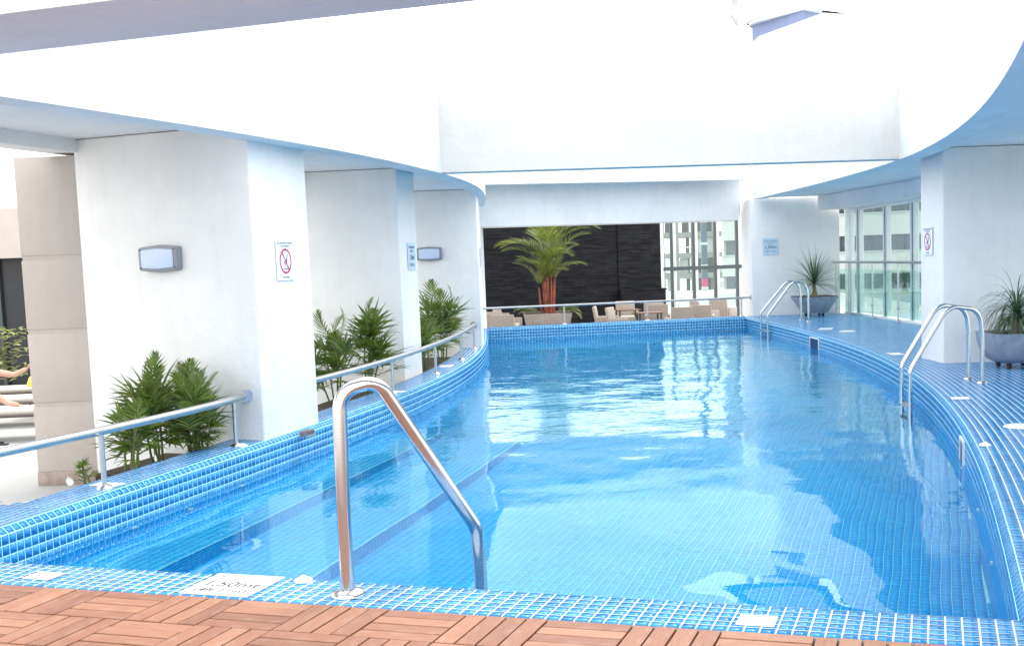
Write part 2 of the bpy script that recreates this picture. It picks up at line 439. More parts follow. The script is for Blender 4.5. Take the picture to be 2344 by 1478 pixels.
yBL = 27.93; yBR = 29.32
QL, TL = curve_pts(pl, yFL, yBL, TP); NL = np.stack([TL[:, 1], -TL[:, 0]], 1)       # towards the pool (+x)
QR, TR = curve_pts(pr, yFR, yBR, TP); NR = np.stack([-TR[:, 1], TR[:, 0]], 1)       # towards the pool (-x)
BN = .045                                                                           # bullnose run and drop
def off(Q, Nn, d): return Q + Nn * d

# pool shell --------------------------------------------------------
floor_poly = [tuple(q) for q in off(QL, NL, .0)[::6]] + [tuple(QL[-1])] + [tuple(q) for q in QR[::-6]] + [tuple(QR[0])]
def poly_obj(name, poly, z, m, flip=False):
    bm = bmesh.new(); vs = [bm.verts.new((p[0], p[1], z)) for p in poly]; f = bm.faces.new(vs); bm.normal_update()
    if f.normal.z < 0: f.normal_flip()
    bmesh.ops.triangulate(bm, faces=[f])
    me = bpy.data.meshes.new(name); bm.to_mesh(me); bm.free(); me.materials.append(m)
    return link(bpy.data.objects.new(name, me))
grow = [tuple(q) for q in off(QL, NL, -.0)[::6]] + [tuple(off(QL, NL, 0)[-1])] + [tuple(q) for q in QR[::-6]] + [tuple(QR[0])]
fl = tag(poly_obj('pool_floor', floor_poly, FZ, MGU), kind='structure')
def inside(x, y, m=0.):
    yc = np.clip(y, 3, 30)
    v = uv(np.stack([x, y], -1))[1]
    return (x > np.polyval(cL, yc - 17) + BN + m) & (x < np.polyval(cR, yc - 17) - BN - m) & (v > CW + m) & (y < far_y(x) - BN - m)
gi, gj = np.meshgrid(np.arange(-170, 140), np.arange(5, 380), indexing='ij')
P00 = UV(0, 0)[None, None] + gi[..., None] * TP * U2 + gj[..., None] * TP * V2
cent = P00 + (U2 + V2) * TP / 2
ok = inside(cent[..., 0], cent[..., 1], -.01)
# the steps cover part of the floor
def dL(x, y):   # rough distance from the left wall
    return (x - np.polyval(cL, np.clip(y, 3, 30) - 17)) * .95
ok &= ~((dL(cent[..., 0], cent[..., 1]) < 1.66) & (cent[..., 1] < 13.6))
p = P00[ok]
def lift(p2, z): return np.concatenate([p2, np.full(p2.shape[:-1] + (1,), z)], -1)
Q = np.stack([lift(p, FZ), lift(p + U2 * TP, FZ), lift(p + (U2 + V2) * TP, FZ), lift(p + V2 * TP, FZ)], 1)
seat_tiles(fl, Q, np.tile([0, 0, 1.], (len(Q), 1)), MTU, gap=.0045)

def strip(Qc, z0, z1, o0, o1, Nn):
    a = lift(off(Qc, Nn, o0), z0); b = lift(off(Qc, Nn, o1), z1)
    q = np.stack([a[:-1], a[1:], b[1:], b[:-1]], 1)
    nr = np.cross(q[:, 1] - q[:, 0], q[:, 3] - q[:, 0]); nr /= np.linalg.norm(nr, axis=1, keepdims=True)
    nn = np.concatenate([(Nn[:-1] + Nn[1:]) / 2, np.full((len(q), 1), .3)], 1)
    s = np.sign((nr * nn).sum(1)); return q, nr * s[:, None]
def wall_side(name, Qc, Nn, near, label):
    # grout body: bullnose slope, then the vertical face down to the floor
    rows = [(0, 0.0), (-BN, BN), (FZ - .02, BN)]
    V = []; F_ = []; n = len(Qc)
    for z, o_ in rows: V += lift(off(Qc, Nn, o_), z).tolist()
    V += lift(off(Qc, Nn, -.25), FZ - .02).tolist(); V += lift(off(Qc, Nn, -.25), -.012).tolist()
    rr = 5
    for k in range(rr):
        k2 = (k + 1) % rr
        F_ += [(k * n + i, k * n + i + 1, k2 * n + i + 1, k2 * n + i) for i in range(n - 1)]
    o = mesh_obj(name, V, F_, MGU); bm = bmesh.new(); bm.from_mesh(o.data); bmesh.ops.recalc_face_normals(bm, faces=bm.faces); bm.to_mesh(o.data); bm.free()
    tag(o, kind='structure')
    q, nr = strip(Qc, 0, -BN, 0, BN, Nn); qs, ns = [q], [nr]
    z = -BN
    for r in range(3 + 1):
        q, nr = strip(Qc, z, z - TP, BN, BN, Nn); qs.append(q); ns.append(nr); z -= TP
    seat_tiles(o, np.concatenate(qs), np.concatenate(ns), MT, near=near, gap=.008, thick=.0012)
    qs, ns = [], []
    while z > FZ + TP:
        q, nr = strip(Qc, z, z - TP, BN, BN, Nn); qs.append(q); ns.append(nr); z -= TP
    q, nr = strip(Qc, z, FZ, BN, BN, Nn); qs.append(q); ns.append(nr)
    seat_tiles(o, np.concatenate(qs), np.concatenate(ns), MTU, gap=.005, rest='submerged_tiles')
    return o
wall_side('pool_wall_left', QL, NL, 300, '')
wall_side('pool_wall_right', QR, NR, 300, '')
# end walls
nF = int(6.9 / TP)
a = np.array([QL[-1][0] + BN, far_y(QL[-1][0] + BN)]); b_ = np.array([QR[-1][0] - BN, far_y(QR[-1][0] - BN)])
nF = int(np.linalg.norm(b_ - a) / TP); QF = a + (b_ - a) * np.linspace(0, 1, nF + 1)[:, None]
tF = (b_ - a) / np.linalg.norm(b_ - a); NF = np.tile(np.array([tF[1], -tF[0]]), (len(QF), 1))
wall_side('pool_wall_far', QF, NF, 0, '')
a = UV(0, CW); i0 = uv(QL[0])[0]; i1 = uv(QR[0])[0]
QN = np.array([UV(u, CW - BN) for u in np.arange(i0, i1, TP)]); NN = np.tile(V2, (len(QN), 1))
wall_side('pool_wall_near', QN, NN, 0, '')

# submerged steps along the left wall --------------------------------
def step(d_out, ztop, yend):
    Qs, Ts = curve_pts(pl, yFL, yend, TP); Ns = np.stack([Ts[:, 1], -Ts[:, 0]], 1)
    a_ = off(Qs, Ns, BN + .002); b2 = off(Qs, Ns, d_out)
    keep = uv(b2)[1] > CW - .1
    V = []; n = len(Qs)
    V += lift(a_, ztop).tolist() + lift(b2, ztop).tolist() + lift(b2, FZ + .001).tolist() + lift(a_, FZ + .001).tolist()
    F_ = []
    for k in range(4):
        k2 = (k + 1) % 4; F_ += [(k * n + i, k * n + i + 1, k2 * n + i + 1, k2 * n + i) for i in range(n - 1)]
    F_ += [(0, n, 2 * n, 3 * n), (n - 1, 2 * n - 1, 3 * n - 1, 4 * n - 1)]
    o = mesh_obj('pool_step', V, F_, MGU); bm = bmesh.new(); bm.from_mesh(o.data); bmesh.ops.recalc_face_normals(bm, faces=bm.faces); bm.to_mesh(o.data); bm.free()
    tag(o, kind='structure')
    nt_ = int(round((d_out - BN) / TP)); pt = (d_out - BN) / nt_; qs, ns = [], []
    for k in range(nt_):
        q, nr = strip(Qs, ztop, ztop, BN + k * pt, BN + (k + 1) * pt, Ns); nr[:] = (0, 0, 1); qs.append(q); ns.append(nr)
    zz = ztop
    while zz > FZ + .03:
        q, nr = strip(Qs, zz, max(FZ, zz - TP), d_out, d_out, Ns); qs.append(q); ns.append(nr); zz -= TP
    q = np.concatenate(qs); nr = np.concatenate(ns); okk = uv(q.mean(1))[1] > CW
    seat_tiles(o, q[okk], nr[okk], MTU, gap=.0045)
    # pale nosing line
    m_ = MB(); m_.tube([(*pp, ztop + .004) for pp in off(Qs, Ns, d_out)[::3]], .006, 6); tag(m_.build('nosing', MGU, o), label='pale nosing strip')
step(.78, -.76, 13.6)
step(1.76, -1.16, 13.55)

# water -----------------------------------------------------------------
ny, nx = 260, 60
ys0 = np.linspace(0, 1, ny)
W = []
iL = np.interp(ys0, np.linspace(0, 1, len(QL)), QL[:, 0] + BN + .002), np.interp(ys0, np.linspace(0, 1, len(QL)), QL[:, 1])
iR = np.interp(ys0, np.linspace(0, 1, len(QR)), QR[:, 0] - BN - .002), np.interp(ys0, np.linspace(0, 1, len(QR)), QR[:, 1])
tt = np.linspace(0, 1, nx)
X = iL[0][:, None] * (1 - tt) + iR[0][:, None] * tt; Y = iL[1][:, None] * (1 - tt) + iR[1][:, None] * tt
V = np.stack([X, Y, np.full_like(X, WZ)], -1).reshape(-1, 3)
ii, jj = np.meshgrid(np.arange(ny - 1), np.arange(nx - 1), indexing='ij'); k0 = (ii * nx + jj).ravel()
wob = np_mesh('pool_water', V, np.stack([k0, k0 + 1, k0 + nx + 1, k0 + nx], 1), MWATER)
tag(wob, kind='structure')

# coping along the wooden deck ----------------------------------------------
cop = MB(); cop.prism([tuple(UV(-4.5, .004)), tuple(UV(i1 + .4, .004)), tuple(UV(i1 + .2, CW)), tuple(UV(-4.5, CW))], -.3, 0)
cop = tag(cop.build('pool_coping', MG), kind='structure')
pv = CW / 6
us = np.arange(int(-3.0 / TP), int((i1 + .3) / TP)); q = []
for r in range(6):
    for k in us:
        cxy = UV((k + .5) * TP, (r + .5) * pv)
        if cxy[0] > pr(cxy[1]) - .005 or cxy[0] < pl(max(cxy[1], 5)) - .03: continue
        q.append([lift(UV((k + i) * TP, (r + j) * pv), 0) for i, j in ((0, 0), (1, 0), (1, 1), (0, 1))])
seat_tiles(cop, np.array(q), np.tile([0, 0, 1.], (len(q), 1)), MT, near=300, gap=.0068, thick=.0008)

# tiled deck on the right ------------------------------------------------------
WA = np.array([6.74, 29.45]); WB = np.array([7.2, 23.9])
def win_x(y): return WA[0] + (WB[0] - WA[0]) * (y - WA[1]) / (WB[1] - WA[1]) if y > 24 else 7.2 + (24 - y) * .035
Qd, Td = curve_pts(pr, 3.3, 29.5, TP); Nd = np.stack([Td[:, 1], -Td[:, 0]], 1)
dk = MB(); dp = [tuple(x) for x in Qd[::8]] + [(win_x(29.5) + .3, 29.5)] + [(win_x(y) + .3, y) for y in (24, 16, 8, 1.0)]
dp = [pq for pq in dp if uv(pq)[1] > -.0] ; e0 = UV(uv((7.9, 2.6))[0], 0.0); dp.append(tuple(e0))
dp.append(tuple(UV(uv(dp[0])[0], 0.0)))
dk.prism(dp, -.28, -.0005)
dk = tag(dk.build('pool_deck', MG), kind='structure')
q = []
OUT = [off(Qd, Nd, k * TP) for k in range(0, 62)]
for k in range(61):
    A_, B2 = OUT[k], OUT[k + 1]
    qq = np.stack([lift(A_[:-1], 0), lift(B2[:-1], 0), lift(B2[1:], 0), lift(A_[1:], 0)], 1)
    c_ = qq.mean(1); u_, v_ = uv(c_)
    wx = np.array([win_x(y) for y in c_[:, 1]])
    q.append(qq[(v_ > .03) & (c_[:, 0] < wx - .02) & (c_[:, 1] < 29.45)])
q = np.concatenate(q)
seat_tiles(dk, q, np.tile([0, 0, 1.], (len(q), 1)), MT, near=220, gap=.0085, thick=.0008)

# ledge on the left ---------------------------------------------------------------
Qe, Te = curve_pts(pl, 5.2, 27.9, TP); Ne = np.stack([Te[:, 1], -Te[:, 0]], 1)
LW = .40
a_ = off(Qe, Ne, 0); b2 = off(Qe, Ne, -LW)
lp = [tuple(x) for x in a_[::6]] + [tuple(a_[-1])] + [tuple(x) for x in b2[::-6]]
lp = [x for x in lp if uv(x)[1] > .0] + [tuple(UV(uv((-5.6, 7))[0], 0)), tuple(UV(uv(a_[0])[0], 0))]
le = MB(); le.prism([tuple(x) for x in b2[40:][::-6]] + [(-4.1, 8.25), (-5.6, 7.4), tuple(UV(-3.4, CW + .001)), tuple(UV(uv(QL[0])[0], CW + .001))] + [tuple(x) for x in QL[2::6]] + [tuple(a_[-1])], -.5, -.0007)
le = tag(le.build('pool_ledge', MG), kind='structure')
q = []
for k in range(6 + 14):
    A_, B2 = off(Qe, Ne, -k * LW / 6), off(Qe, Ne, -(k + 1) * LW / 6)
    qq = np.stack([lift(A_[:-1], 0), lift(B2[:-1], 0), lift(B2[1:], 0), lift(A_[1:], 0)], 1); c_ = qq.mean(1); v_ = uv(c_)[1]
    q.append(qq[(v_ > CW) & ((k < 6) | (c_[:, 1] < 8.25 - (np.abs(c_[:, 0] + 4.1)) * .57))])
q = np.concatenate(q)
seat_tiles(le, q, np.tile([0, 0, 1.], (len(q), 1)), MT, near=120, gap=.0085, thick=.0008)

# far ledge
fa = MB(); f0 = np.array([-2.6, far_y(-2.6)]); f1 = np.array([4.35, far_y(4.35)]); nb = np.array([-tF[1], tF[0]])
fa.prism([tuple(QF[0]), tuple(QF[-1]), tuple(QF[-1] + nb * .42), tuple(QF[0] + nb * .42)], -.9, -.0009)
fa = tag(fa.build('pool_ledge_far', MG), kind='structure')
q = []
for k in range(5):
    A_, B2 = QF + nb * (.01 + k * .08), QF + nb * (.01 + (k + 1) * .08)
    q.append(np.stack([lift(A_[:-1], 0), lift(B2[:-1], 0), lift(B2[1:], 0), lift(A_[1:], 0)], 1))
q = np.concatenate(q); seat_tiles(fa, q, np.tile([0, 0, 1.], (len(q), 1)), MT, gap=.007)

# wooden parquet deck ---------------------------------------------------------------
rng = random.Random(4)
base = MB(); base.prism([tuple(UV(-3.19, -.004)), tuple(UV(10.4, -.004)), tuple(UV(10.4, -5.6)), tuple(UV(-3.19, -5.6))], -.3, -.045)
wd = tag(base.build('wooden_deck', MDARK), kind='structure')
PT = .4; SL = PT / 4
def slat_mesh():
    m_ = MB(); m_.box((-PT / 2 + .0044, -SL / 2 + .0044, -.028), (PT / 2 - .0044, SL / 2 - .0044, 0))
    o = m_.build('slat', MWOOD, bevel=.0025, bseg=1); me = o.data; bpy.data.objects.remove(o); return me
sm = slat_mesh(); slats = []
for i in range(-8, 26):
    for j in range(0, 14):
        for k in range(4):
            if (i + j) % 2 == 0: cx_, cy_, rr = (i + .5) * PT, -(j * PT + (k + .5) * SL), TH
            else: cx_, cy_, rr = i * PT + (k + .5) * SL, -(j + .5) * PT, TH + math.pi / 2
            P_ = UV(cx_, cy_ + .001); slats.append((P_, rr))
def scr(P_, z=0):
    d = Vector((P_[0], P_[1], z - EYE)); zc = d.dot(fwd)
    return (1335.1 + 2639.3 * d.dot(rt) / zc, 850.2 - 2639.3 * d.dot(up) / zc, zc) if zc > .1 else (0, 9999, -1)
slats.sort(key=lambda s_: (0 if (-120 < scr(s_[0])[0] < 2460 and scr(s_[0])[1] < 1540 and scr(s_[0])[2] > 0) else 1, float(np.hypot(*s_[0]))))
for P_, rr in slats[:240]:
    o = link(bpy.data.objects.new('slat', sm), wd); o.location = (P_[0], P_[1], .0 + rng.uniform(-.0025, .0015))
    o.rotation_euler = (rng.uniform(-.003, .003), 0, rr + (math.pi if rng.random() < .5 else 0))
rest = MB()
for P_, rr in slats[240:]:
    c_, s_ = math.cos(rr), math.sin(rr); hw, hh = PT / 2 - .003, SL / 2 - .003
    cor = [(P_[0] + c_ * x - s_ * y, P_[1] + s_ * x + c_ * y) for x, y in ((-hw, -hh), (hw, -hh), (hw, hh), (-hw, hh))]
    rest.add([(x, y, 0) for x, y in cor] + [(x, y, -.024) for x, y in cor], [(0, 1, 2, 3), (0, 4, 5, 1), (1, 5, 6, 2), (2, 6, 7, 3), (3, 7, 4, 0)])
tag(rest.build('deck_slats', MWOOD, wd), kind='stuff')

# terraces and ground ---------------------------------------------------------------
g = MB(); g.box((-900, -600, -41), (900, 1600, -40)); tag(g.build('ground', simple('distant_ground', (.30, .31, .28), .9, var=.3, scale=.02)), kind='structure')
g = MB(); g.prism([tuple(x) for x in off(QL, NL, -LW + .02)[18::8]] + [(-2.9, 28.8), (-45, 28.8), (-45, -8), (-6.2, -8), (-5.5, 7.35), (-4.2, 8.15)], -.9, -.51)
tag(g.build('terrace_floor', MTERR), kind='structure')
g = MB(); g.box((-30, 28.95, -1.0), (14, 75, -.75)); g = tag(g.build('lower_terrace_floor', MLOW), kind='structure')

# planting bed between the piers
bed = MB(); bo = off(QL, NL, -LW - .002); bo2 = off(QL, NL, -LW - .8)
sel = [i for i in range(0, len(QL), 8) if QL[i][1] > 9.75]
bed.prism([tuple(bo[i]) for i in sel] + [tuple(bo2[i]) for i in sel[::-1]], -.508, -.16)
tag(bed.build('planting_bed', MSOIL), kind='structure')

# ------------------------------------------------------------------ building
def interp_curve(knots):
    ys = np.array([k[0] for k in knots]); xs = np.array([k[1] for k in knots])
    c = np.polyfit(ys - 16, xs, 5)
    return lambda y: float(np.polyval(c, y - 16))
FLk = interp_curve([(4, -5.15), (5.5, -4.58), (7.75, -3.8), (8.4, -3.58), (9.18, -3.33), (10.18, -3.02), (11.35, -2.66), (12.34, -2.42), (13.44, -2.17), (15.33, -1.86), (17.24, -1.72), (19.39, -1.68), (21.8, -1.73), (25, -1.98), (28.2, -2.28)])
FRk = interp_curve([(3, 1.5), (5, 2.08), (6.83, 2.61), (7.36, 2.78), (8.49, 3.12), (9.88, 3.46), (11.88, 3.87), (14.12, 4.25), (15.9, 4.45), (19.2, 4.57), (22.8, 4.58), (26, 4.53), (29.3, 4.42)])
def zb(y): return 2.82 + max(0, (y - 15)) * .0085
ZT = 3.93
def fascia(name, fn, y0, y1, sgn, thick, label, cat='wall'):
    ys = np.linspace(y0, y1, 70); V = []; F_ = []
    P_ = np.array([[fn(y), y] for y in ys]); T_ = np.gradient(P_, axis=0); T_ /= np.linalg.norm(T_, axis=1, keepdims=True)
    Nn = np.stack([T_[:, 1], -T_[:, 0]], 1) * sgn; Po = P_ + Nn * thick
    n = len(ys)
    for arr, zf in ((P_, zb), (P_, lambda y: ZT), (Po, lambda y: ZT), (Po, zb)):
        V += [(arr[i][0], arr[i][1], zf(ys[i])) for i in range(n)]
    for k in range(4): F_ += [(k * n + i, k * n + i + 1, ((k + 1) % 4) * n + i + 1, ((k + 1) % 4) * n + i) for i in range(n - 1)]
    F_ += [(0, n, 2 * n, 3 * n), (n - 1, 2 * n - 1, 3 * n - 1, 4 * n - 1)]
    o = mesh_obj(name, V, F_, MW); bm = bmesh.new(); bm.from_mesh(o.data); bmesh.ops.recalc_face_normals(bm, faces=bm.faces); bm.to_mesh(o.data); bm.free()
    o.data.shade_smooth(); o.data.set_sharp_from_angle(angle=RAD(30))
    tag(o, label, cat); return P_, Nn
PL_, NLo = fascia('roof_fascia', FLk, 4, 28.2, -1, .3, 'long curved white fascia running over the left row of piers')
PR_, NRo = fascia('roof_fascia', FRk, 3, 29.3, 1, .3, 'curved white fascia sweeping over the right pool deck')
def roof(name, inner, outer, label):
    m_ = MB(); m_.prism([tuple(x) for x in inner] + [tuple(x) for x in outer[::-1]], 2.97, 3.5)
    o = m_.build(name, MWC); tag(o, label, 'ceiling')
OUTL = off(QL, NL, -2.05)
ext = [(-7.6, 3.0), (-6.75, 5.0)]
outer = [x for x in ext] + [tuple(x) for x in OUTL[20::10]]
roof('ceiling_slab', PL_ + NLo * .3, outer, 'smooth grey white ceiling above the planted bays on the left')
roof('ceiling_slab', PR_ + NRo * .3, [(8.0, 1.0), (7.9, 8), (7.6, 16), (7.35, 24), (7.0, 29.3)], 'smooth white ceiling tinted blue above the right pool deck')
# outer beam on the terrace side
V = MB(); oo = np.array(outer)
t_ = np.gradient(oo, axis=0); t_ /= np.linalg.norm(t_, axis=1, keepdims=True); n_ = np.stack([-t_[:, 1], t_[:, 0]], 1)
for i in range(len(oo) - 1):
    a0, a1, b0, b1 = oo[i], oo[i + 1], oo[i] + n_[i] * .3, oo[i + 1] + n_[i + 1] * .3
    V.hexa([(*a0, 2.84), (*b0, 2.84), (*b1, 2.84), (*a1, 2.84)], [(*a0, ZT), (*b0, ZT), (*b1, ZT), (*a1, ZT)])
tag(V.build('edge_beam', MW), 'straight white edge beam on the terrace side above the beige column', 'beam')

def pier(y0, y1, fn, Nsign, depth, label, edge, z0=-.6, dirv=None):
    a0 = np.array([fn(y0), y0]); a1 = np.array([fn(y1), y1]); t = (a1 - a0) / np.linalg.norm(a1 - a0)
    n_ = np.array([-t[1], t[0]]) * Nsign
    if dirv is not None: n_ = np.array(dirv) / np.linalg.norm(dirv)
    a0 = a0 + n_ * edge; a1 = a1 + n_ * edge
    m_ = MB(); m_.prism([tuple(a0), tuple(a1), tuple(a1 + n_ * depth), tuple(a0 + n_ * depth)], z0, 2.965)
    o = m_.build('pier', MW, bevel=.02, bseg=3); tag(o, label, 'pier', 'white rendered piers around the pool'); return a0, a1, n_
p1 = pier(10.88, 12.03, pl, 1, 2.12, 'nearest broad white pier on the left with a lamp and a no diving sign', .005, dirv=(-1.96, .80))
p2 = pier(16.3, 17.35, pl, 1, 1.65, 'middle white pier on the left behind the palms with a narrow depth sign', .47, dirv=(-1.97, .35))
p3 = pier(21.8, 22.85, pl, 1, 2.12, 'farthest white pier on the left with a small wall lamp', .005, dirv=(-1, .02))
# right pier stands on the tiled deck
m_ = MB(); m_.prism([(5.02, 15.98), (4.965, 16.85), (7.35, 16.95), (7.4, 15.9)], -.01, 2.965)
tag(m_.build('pier', MW, bevel=.02, bseg=3), 'white pier on the right pool deck behind the near ladder', 'pier', 'white rendered piers around the pool')
# wall closing the right deck, with a thick jamb to the far opening
m_ = MB(); m_.prism([(4.36, 29.36), (6.62, 29.47), (6.62, 30.9), (4.30, 30.75)], -.9, 2.96)
tag(m_.build('end_wall', MW, bevel=.015), 'white end wall beside the far opening carrying a square depth sign', 'wall')
m_ = MB(); m_.hexa([(6.05, 29.36, 2.62), (6.62 + .42, 29.3, 2.62), (7.2 + .36, 23.9, 2.62), (6.72, 23.9, 2.62)], [(6.05, 29.36, 2.965), (6.62 + .42, 29.3, 2.965), (7.2 + .36, 23.9, 2.965), (6.72, 23.9, 2.965)])
m_.hexa([(6.72, 23.9, 2.62), (7.56, 23.9, 2.62), (8.0, 10, 2.62), (7.2, 10, 2.62)], [(6.72, 23.9, 2.965), (7.56, 23.9, 2.965), (8.0, 10, 2.965), (7.2, 10, 2.965)])
tag(m_.build('window_header', MW), 'shaded white header beam over the tall windows on the right', 'beam')

# beams across the court
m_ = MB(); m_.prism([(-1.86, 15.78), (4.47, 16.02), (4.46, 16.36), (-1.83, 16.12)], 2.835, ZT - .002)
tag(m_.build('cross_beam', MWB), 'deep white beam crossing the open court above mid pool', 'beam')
m_ = MB(); m_.prism([(-4.9, 6.12), (3.05, 3.45), (3.27, 4.12), (-4.65, 6.83)], 2.812, ZT + .3)
tag(m_.build('near_beam', MW), 'near overhead beam with a lavender grey underside at the upper left', 'beam')
# far end: upper fascia, recessed lintel and opening
def fline(x0, x1, d0, d1, z0, z1, m_):
    A_ = np.array([x0, far_y(x0)]); B2 = np.array([x1, far_y(x1)])
    m_.prism([tuple(A_ + nb * d0), tuple(B2 + nb * d0), tuple(B2 + nb * d1), tuple(A_ + nb * d1)], z0, z1)
m_ = MB(); fline(-2.4, 4.6, .02, .30, 3.44, ZT - .004, m_)
tag(m_.build('end_fascia', MW), 'bright white fascia strip across the far end of the court', 'beam')
m_ = MB(); fline(-2.6, 5.2, 1.0, 1.6, 3.752, 7.0, m_)
tag(m_.build('added_upper_wall', MW), 'blank white wall added above the far fascia for the water to reflect', 'wall')  # added so the water mirrors a wall here, not the brighter sky
m_ = MB(); fline(-3.6, 4.36, .82, 1.95, 2.46, 3.60, m_)
tag(m_.build('far_lintel', MW), 'shaded white lintel above the opening to the lower terrace', 'beam')
m_ = MB(); fline(-3.6, 4.6, .305, 2.2, 3.605, 3.75, m_)
tag(m_.build('far_roof', MWC), 'thin white roof slab behind the far fascia strip', 'ceiling')
m_ = MB(); m_.prism([(-2.75, 27.6), (-2.42, 27.6), (-2.42, 29.4), (-4.2, 29.2), (-4.2, 28.6)], -.9, 2.95)
tag(m_.build('corner_pier', MW), 'white corner pier hidden at the far left end of the pool', 'pier')

# beige column ----------------------------------------------------------------------
col = thing('beige_column', 'tall beige rendered column with horizontal grooves behind the left railing', 'column', (-5.31, 11.99, -.51))
def cbox(name, z0, z1, w_, m, bev=.012):
    k = MB(); k.box((-w_, -w_, z0), (w_, w_, z1)); k.build(name, m, col, bevel=bev)
cbox('plinth', 0, .142, .318, MPLINTH, .004)
zs = [.142, .833, 1.575, 2.317, 3.345]
for i in range(4):
    cbox('block', zs[i] + (.024 if i else 0), zs[i + 1] - .024, .312, MBEIGE, .006)
    if i < 3: cbox('groove', zs[i + 1] - .03, zs[i + 1] + .03, .302, MBEIGE, 0)
col.rotation_euler = (0, 0, .02)

# ------------------------------------------------------------------ windows on the right
win = thing('window_wall', 'tall row of green tinted windows with white frames beyond the glass balustrade', 'window')
def on_win(y): return np.array([win_x(y), y])
dw = (WB - WA) / np.linalg.norm(WB - WA); nw = np.array([-dw[1], dw[0]])
if nw[0] > 0: nw = -nw
def wbox(name, ya, yb, z0, z1, dep, m, inset=0):
    A_, B2 = on_win(ya), on_win(yb); k = MB()
    k.prism([tuple(A_ + nw * (inset)), tuple(B2 + nw * inset), tuple(B2 + nw * (inset - dep)), tuple(A_ + nw * (inset - dep))], z0, z1); return k.build(name, m, win)
ym = [29.42, 28.38, 26.47, 24.78, 23.1, 21.4, 19.7, 18.0]
wbox('sill', 29.42, 16.95, 0, .05, .14, MFRAME, .02); wbox('head_frame', 29.42, 16.95, 2.56, 2.62, .12, MFRAME, .01)
for i, y in enumerate(ym):
    if i == 0:
        wbox('mullion', y, y - .13, .05, 2.56, .1, MFRAME); wbox('mullion', y - .36, y - .47, .05, 2.56, .1, MFRAME)
    else:
        wbox('mullion', y + .15, y + .045, .05, 2.56, .1, MFRAME); wbox('mullion', y - .02, y - .13, .05, 2.56, .1, MFRAME)
        wbox('gasket', y + .045, y - .02, .05, 2.56, .06, MDKF)
for i in range(len(ym)):
    y0 = ym[i] - .13; y1 = (ym[i + 1] + .15) if i + 1 < len(ym) else 16.95
    wbox('pane', y0, y1, .05, 2.56, .012, MGLASS, -.04)
# a second window run nearer, past the pier
win2 = thing('window_wall', 'window run on the right hidden behind the pier', 'window')
_w = win; win = win2
wbox('sill', 15.9, 6, 0, .05, .14, MFRAME, .02); wbox('head_frame', 15.9, 6, 2.56, 2.62, .12, MFRAME, .01)
for y in (15.8, 13.9, 12.0, 10.1, 8.2, 6.3): wbox('mullion', y, y - .12, .05, 2.56, .1, MFRAME)
wbox('pane', 15.9, 6, .05, 2.56, .012, MGLASS, -.04)
win = _w

# glass balustrade before the windows
bal = thing('glass_balustrade', 'steel balustrade with green glass panels before the right windows', 'railing')
def tube_part(name, pts, r, m, parent, seg=14, fil=0):
    k = MB(); k.tube(fillet(pts, fil) if fil else pts, r, seg); return k.build(name, m, parent, smooth=True)
bp_ = [(6.53, 29.3), (6.67, 28.5), (6.85, 26.9), (7.0 - .02, 25.2), (7.02, 23.5), (7.06, 21.7), (7.1, 20), (7.14, 18.4), (7.2, 17.0)]
bp_ = [(x - .05, y) for x, y in bp_]
tube_part('handrail', [(x, y, 1.30) for x, y in [(6.46, 29.45)] + bp_], .03, MBRUSH, bal)
for x, y in bp_:
    tube_part('post', [(x, y, 0), (x, y, 1.29)], .02, MBRUSH, bal)
    k = MB(); k.disc((x, y, 0), .045, .012); k.build('base_flange', MBRUSH, bal, smooth=True)
    k = MB(); k.box((x - .03, y - .03, .27), (x + .03, y + .03, .33)); k.build('clamp', MBRUSH, bal, bevel=.01)
for (x0, y0), (x1, y1) in zip(bp_[:-1], bp_[1:]):
    k = MB(); d = Vector((x1 - x0, y1 - y0, 0)); L_ = d.length; d.normalize(); a0 = Vector((x0, y0, 0)) + d * .04; a1 = Vector((x1, y1, 0)) - d * .04; nn = Vector((d.y, -d.x, 0)) * .005
    k.prism([tuple((a0 + nn)[:2]), tuple((a1 + nn)[:2]), tuple((a1 - nn)[:2]), tuple((a0 - nn)[:2])], .1, 1.13); k.build('glass_panel', MBAL, bal)

# ------------------------------------------------------------------ railings
def rail_set(name, label, path, posts, zt, r, rp, group, flange=None, sub=24):
    t = thing(name, label, 'railing', (0, 0, 0), 0, group)
    P_ = np.array(path, float)
    if len(P_) > 2:
        s = np.linspace(0, 1, len(P_)); q = np.linspace(0, 1, sub); dg = min(3, len(P_) - 1)
        X_ = np.polyval(np.polyfit(s, P_[:, 0], dg), q); Y_ = np.polyval(np.polyfit(s, P_[:, 1], dg), q); pts = [(x, y, zt) for x, y in zip(X_, Y_)]
    else: pts = [(x, y, zt) for x, y in P_]
    tube_part('handrail', pts, r, MBRUSH, t, 18)
    for x, y in posts:
        tube_part('post', [(x, y, 0), (x, y, zt - r * .6)], rp, MBRUSH, t)
        k = MB(); k.lathe((x, y, 0), [(rp, .028), (rp + .012, .025), (rp + .034, .012), (rp + .04, 0)], 24); k.build('base_flange', MSTEEL, t, smooth=True)
    if flange:
        (x, y), (dx, dy) = flange
        k = MB(); k.tube([(x, y, zt), (x + dx * .012, y + dy * .012, zt)], .062, 24); k.build('wall_flange', MSTEEL, t, smooth=True)
    return t
def lx(y, d=.12): 
    i = int(np.argmin(abs(QL[:, 1] - y))); pnt = QL[i] - NL[i] * d; return (float(pnt[0]), float(pnt[1]))
e1 = p1[0] + p1[2] * .14; e1b = e1 - np.array([0.05, .0])
